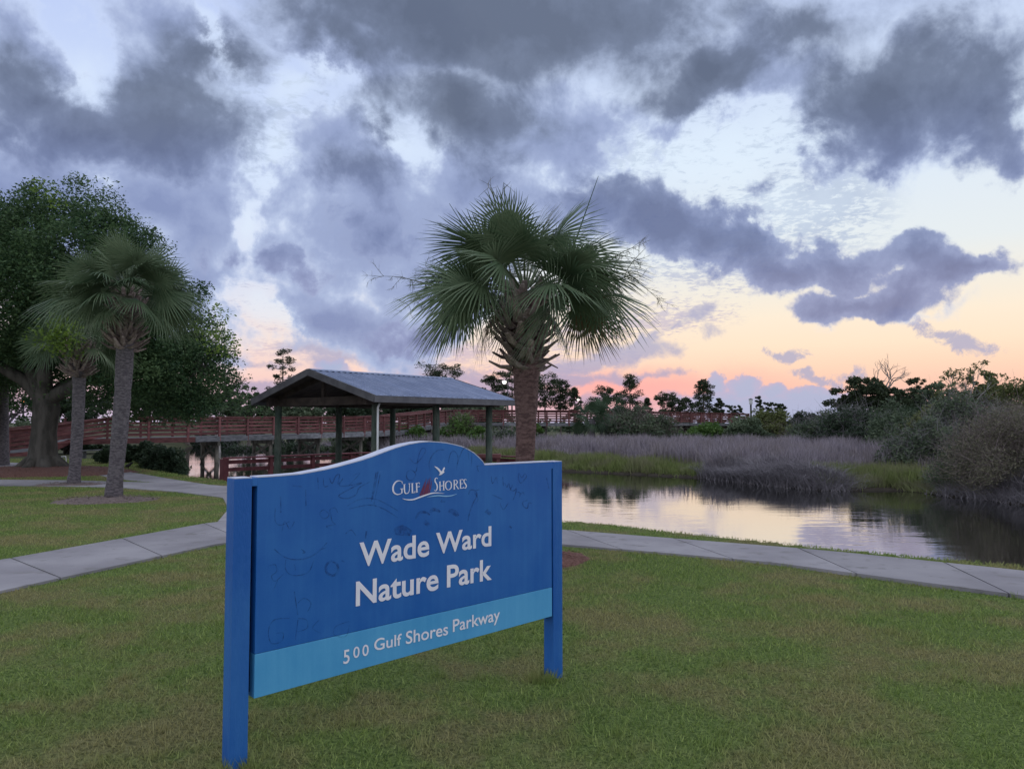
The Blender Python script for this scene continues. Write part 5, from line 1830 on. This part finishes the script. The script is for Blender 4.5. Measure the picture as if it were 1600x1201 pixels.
for lab_, px_, top_, w_, Y_, sd2, lm_ in far_oak_args:
    far_oak(lab_, px_, top_, w_, Y_, sd2, lm_, 'bark', 0.3, None, 170, FR)
far_oak('dark leafy tree filling the gap behind the palms and the boardwalk', 235, 588, 130, 58, 111)
far_oak('dim green tree behind the boardwalk just left of the pale-stemmed one', 295, 596, 100, 66, 112)
far_oak('leafy tree with a pale straight stem behind the boardwalk', 346, 594, 76, 56, 113, 'scrub_leaf', 'pale_bark', 0.42)
far_oak('grey-green tree between the pale-stemmed tree and the shelter', 392, 602, 84, 64, 114, 'scrub_leaf')
far_oak('low green tree seen under the left end of the shelter roof', 470, 628, 100, 76, 115, 'scrub_leaf')
far_oak('low dark tree seen under the middle of the shelter roof', 560, 626, 110, 84, 116)
far_oak('low tree seen between the right posts of the shelter', 735, 622, 120, 96, 117, 'scrub_leaf')
far_oak('dark low tree seen left of the middle shelter post', 650, 624, 120, 98, 118)
far_oak('leafy tree at the left edge of the picture behind the oak', 10, 560, 150, 36, 119, 'oak_leaf', 'palm_bark', 0.3)
far_oak('dark tree just right of the oak trunk, behind the boardwalk', 120, 596, 120, 52, 120)
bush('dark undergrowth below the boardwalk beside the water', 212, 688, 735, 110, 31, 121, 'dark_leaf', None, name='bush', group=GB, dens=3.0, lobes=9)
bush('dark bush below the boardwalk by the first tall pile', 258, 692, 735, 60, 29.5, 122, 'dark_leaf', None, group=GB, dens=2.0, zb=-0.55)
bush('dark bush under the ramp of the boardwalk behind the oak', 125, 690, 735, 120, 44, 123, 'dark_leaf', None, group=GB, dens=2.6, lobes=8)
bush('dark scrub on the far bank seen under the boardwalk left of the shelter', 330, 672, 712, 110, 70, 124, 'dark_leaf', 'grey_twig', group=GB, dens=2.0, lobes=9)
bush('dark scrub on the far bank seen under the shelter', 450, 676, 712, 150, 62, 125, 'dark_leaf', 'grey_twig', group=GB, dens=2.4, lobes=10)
bush('dim scrub on the far bank behind the middle shelter post', 560, 672, 706, 110, 56, 126, 'scrub_leaf', 'grey_twig', group=GB, dens=2.0, lobes=8)
bush('clipped green hedge behind the ramp at the far left', 30, 655, 690, 70, 46, 127, 'scrub_leaf', None, 'hedge', 'hedge', 1.4, None, None, 7)
# the leaning stem at the left edge
x, y = on_ground(3, 727)
lt = thing('palm_tree', 'grey palm trunk cut off by the left edge of the picture', 'palm tree', (x, y, 0), 'palms on the left lawn')
random.seed(9)
MB().tube([(x, y, -.1), (x + .02, y, .4), (x - .02, y, 1.6), (x - .1, y, 4.2)], [0.27, 0.22, 0.2, 0.2], 14, False, 0.04).build('trunk', M['palm_bark'], lt, True)
lrg = np.random.default_rng(19)
for k in range(20):
    el = math.asin(-.4 + 1.35 * k / 20)
    a = k * 2.4
    frond((x - .1, y, 4.2), (math.cos(a) * math.cos(el), math.sin(a) * math.cos(el), math.sin(el)), 0.9, 1.0, lrg, M['palm_leaf'], lt, 0.5, 26)

# ---------------------------------------------------------------- small things
for px, top, base, Y, lab in ((1173, 622, 652, 70, 'dark lamp post with a small pale lantern beyond the boardwalk'),):
    x, _, zt = at(px, top, Y)
    zb = gz1(x, Y)
    l = thing('street_lamp', lab, 'lamp post', (x, Y, zb))
    MB().tube([(x, Y, zb), (x, Y, zb + .6), (x, Y, zt - .6)], [0.14, 0.09, 0.085], 8).build('pole', M['dark_metal'], l)
    MB().tube([(x, Y, zt - .6), (x, Y, zt - .5), (x, Y, zt - .1)], [0.08, 0.15, 0.19], 8).build('lantern', M['white_metal'], l)
    MB().tube([(x, Y, zt - .098), (x, Y, zt)], [0.24, 0.03], 8).build('cap', M['dark_metal'], l)
for px, py, Y, r, lab in ((788, 597, 110, 0.30, 'bright white street light shining through the dark pines left of the big palm'), (741, 637, 108, 0.25, 'small orange street light low beyond the boardwalk'),
                          (903, 624, 118, 0.22, 'small white street light low among the pines right of the big palm')):
    x, _, z = at(px, py, Y)
    zb = gz1(x, Y)
    l = thing('street_light', lab, 'street light', (x, Y, zb))
    MB().tube([(x + .5, Y + .4, zb), (x + .5, Y + .4, z + .3)], [0.12, 0.08], 6).build('pole', M['dark_metal'], l)
    MB().beam((x + .5, Y + .4, z + .3), (x, Y, z + .22), 0.1, 0.1).build('arm', M['dark_metal'], l)
    MB().tube([(x, Y, z + .22), (x, Y, z + r * .4), (x, Y, z - r * .5), (x, Y, z - r * .8)], [r * .3, r, r * .8, r * .2], 10).build('lantern', M['lamp_orange' if 'orange' in lab else 'lamp_white'], l)
x, _, z = at(549, 643, 100)
zb = gz1(x, 100)
rs = thing('lit_sign', 'tall glowing orange roadside sign seen under the shelter roof', 'sign', (x, 100, zb))
MB().box((x, 100, (zb + z - .8) / 2), (0.3, 0.3, z - .8 - zb)).build('pole', M['dark_metal'], rs)
MB().box((x, 100, z + .2), (0.55, 0.35, 2.0)).build('panel', M['lamp_orange'], rs, bevel=0.05)
MB().box((x, 100, z + .95), (1.1, 0.34, 0.45)).build('header', M['lamp_orange'], rs, bevel=0.05)
x, _, z = at(37, 626, 60)
zb = gz1(x, 60)
tl = thing('street_light', 'orange light glowing through the leaves left of the oak trunk', 'street light', (x, 60, zb))
MB().tube([(x, 60, zb), (x, 60, z - .1)], 0.08, 6).build('pole', M['dark_metal'], tl)
MB().tube([(x, 60, z - .15), (x, 60, z), (x, 60, z + .2)], [0.08, 0.22, 0.08], 8).build('lantern', M['lamp_orange'], tl)

# bike loop and low bench under the boardwalk
x, y = on_ground(100, 727)
bk = tag(MB().tube([(x - .28, y, 0), (x - .26, y, .28), (x - .1, y, .33), (x + .05, y, .35), (x + .08, y, .2), (x + .08, y, 0)], 0.02, 6).build('bike_rack', M['white_metal'], None, True),
         'small bent metal loop rack beside the oak trunk', 'bike rack')
tb = thing('bench', 'pale weathered plank bench under the boardwalk behind the palms', 'bench', (-19.3, 34.6, 0))
A, B = Vector(at(126, 704, 34.5)), Vector(at(172, 702, 34.5))
for o_ in (-.14, .02, .18):
    MB().beam(A + Vector((0, o_, 0)), B + Vector((0, o_, 0)), 0.14, 0.05).build('plank', M['grey_wood'], tb)
for t in (0.1, 0.9):
    q_ = A.lerp(B, t)
    MB().beam((q_.x, q_.y, -0.05), (q_.x, q_.y, q_.z - .03), 0.3, 0.1, (1, 0, 0)).build('leg', M['grey_wood'], tb)
# driftwood on the far bank
a, b = Vector(at(1026, 740, 33.4)), Vector(at(1040, 741, 33.2))
a.z, b.z = -0.5, -0.47
tag(MB().tube([a - Vector((.35, 0, .05)), a, (a + b) / 2 + Vector((0, 0, .06)), b + Vector((.15, 0, 0.02))], [0.03, 0.06, 0.055, 0.03], 7).build('driftwood', M['pale_bark'], None, True),
    'small pale driftwood log at the edge of the green marsh grass', 'driftwood')
# a small dark bird on the left bank
x, y = on_ground(200, 735)
bd = thing('bird', 'small dark bird standing on the grass by the left path', 'bird', (x, y, 0))
MB().tube([(x - .10, y, .13), (x - .06, y, .15), (x, y, .17), (x + .06, y, .20), (x + .09, y, .24), (x + .115, y, .255), (x + .14, y, .25)], [0.012, 0.045, 0.06, 0.05, 0.03, 0.032, 0.012], 8).build('body', M['bird_black'], bd, True)
MB().beam((x - .09, y, .13), (x - .19, y, .10), .04, .012).build('tail', M['bird_black'], bd)
MB().tube([(x + .135, y, .25), (x + .175, y, .245)], [0.01, 0.002], 5).build('beak', M['bird_black'], bd)
for o_ in (-.02, .02):
    MB().tube([(x + .01, y + o_, 0), (x + .01, y + o_, .12)], 0.006, 4).build('leg', M['bird_black'], bd)
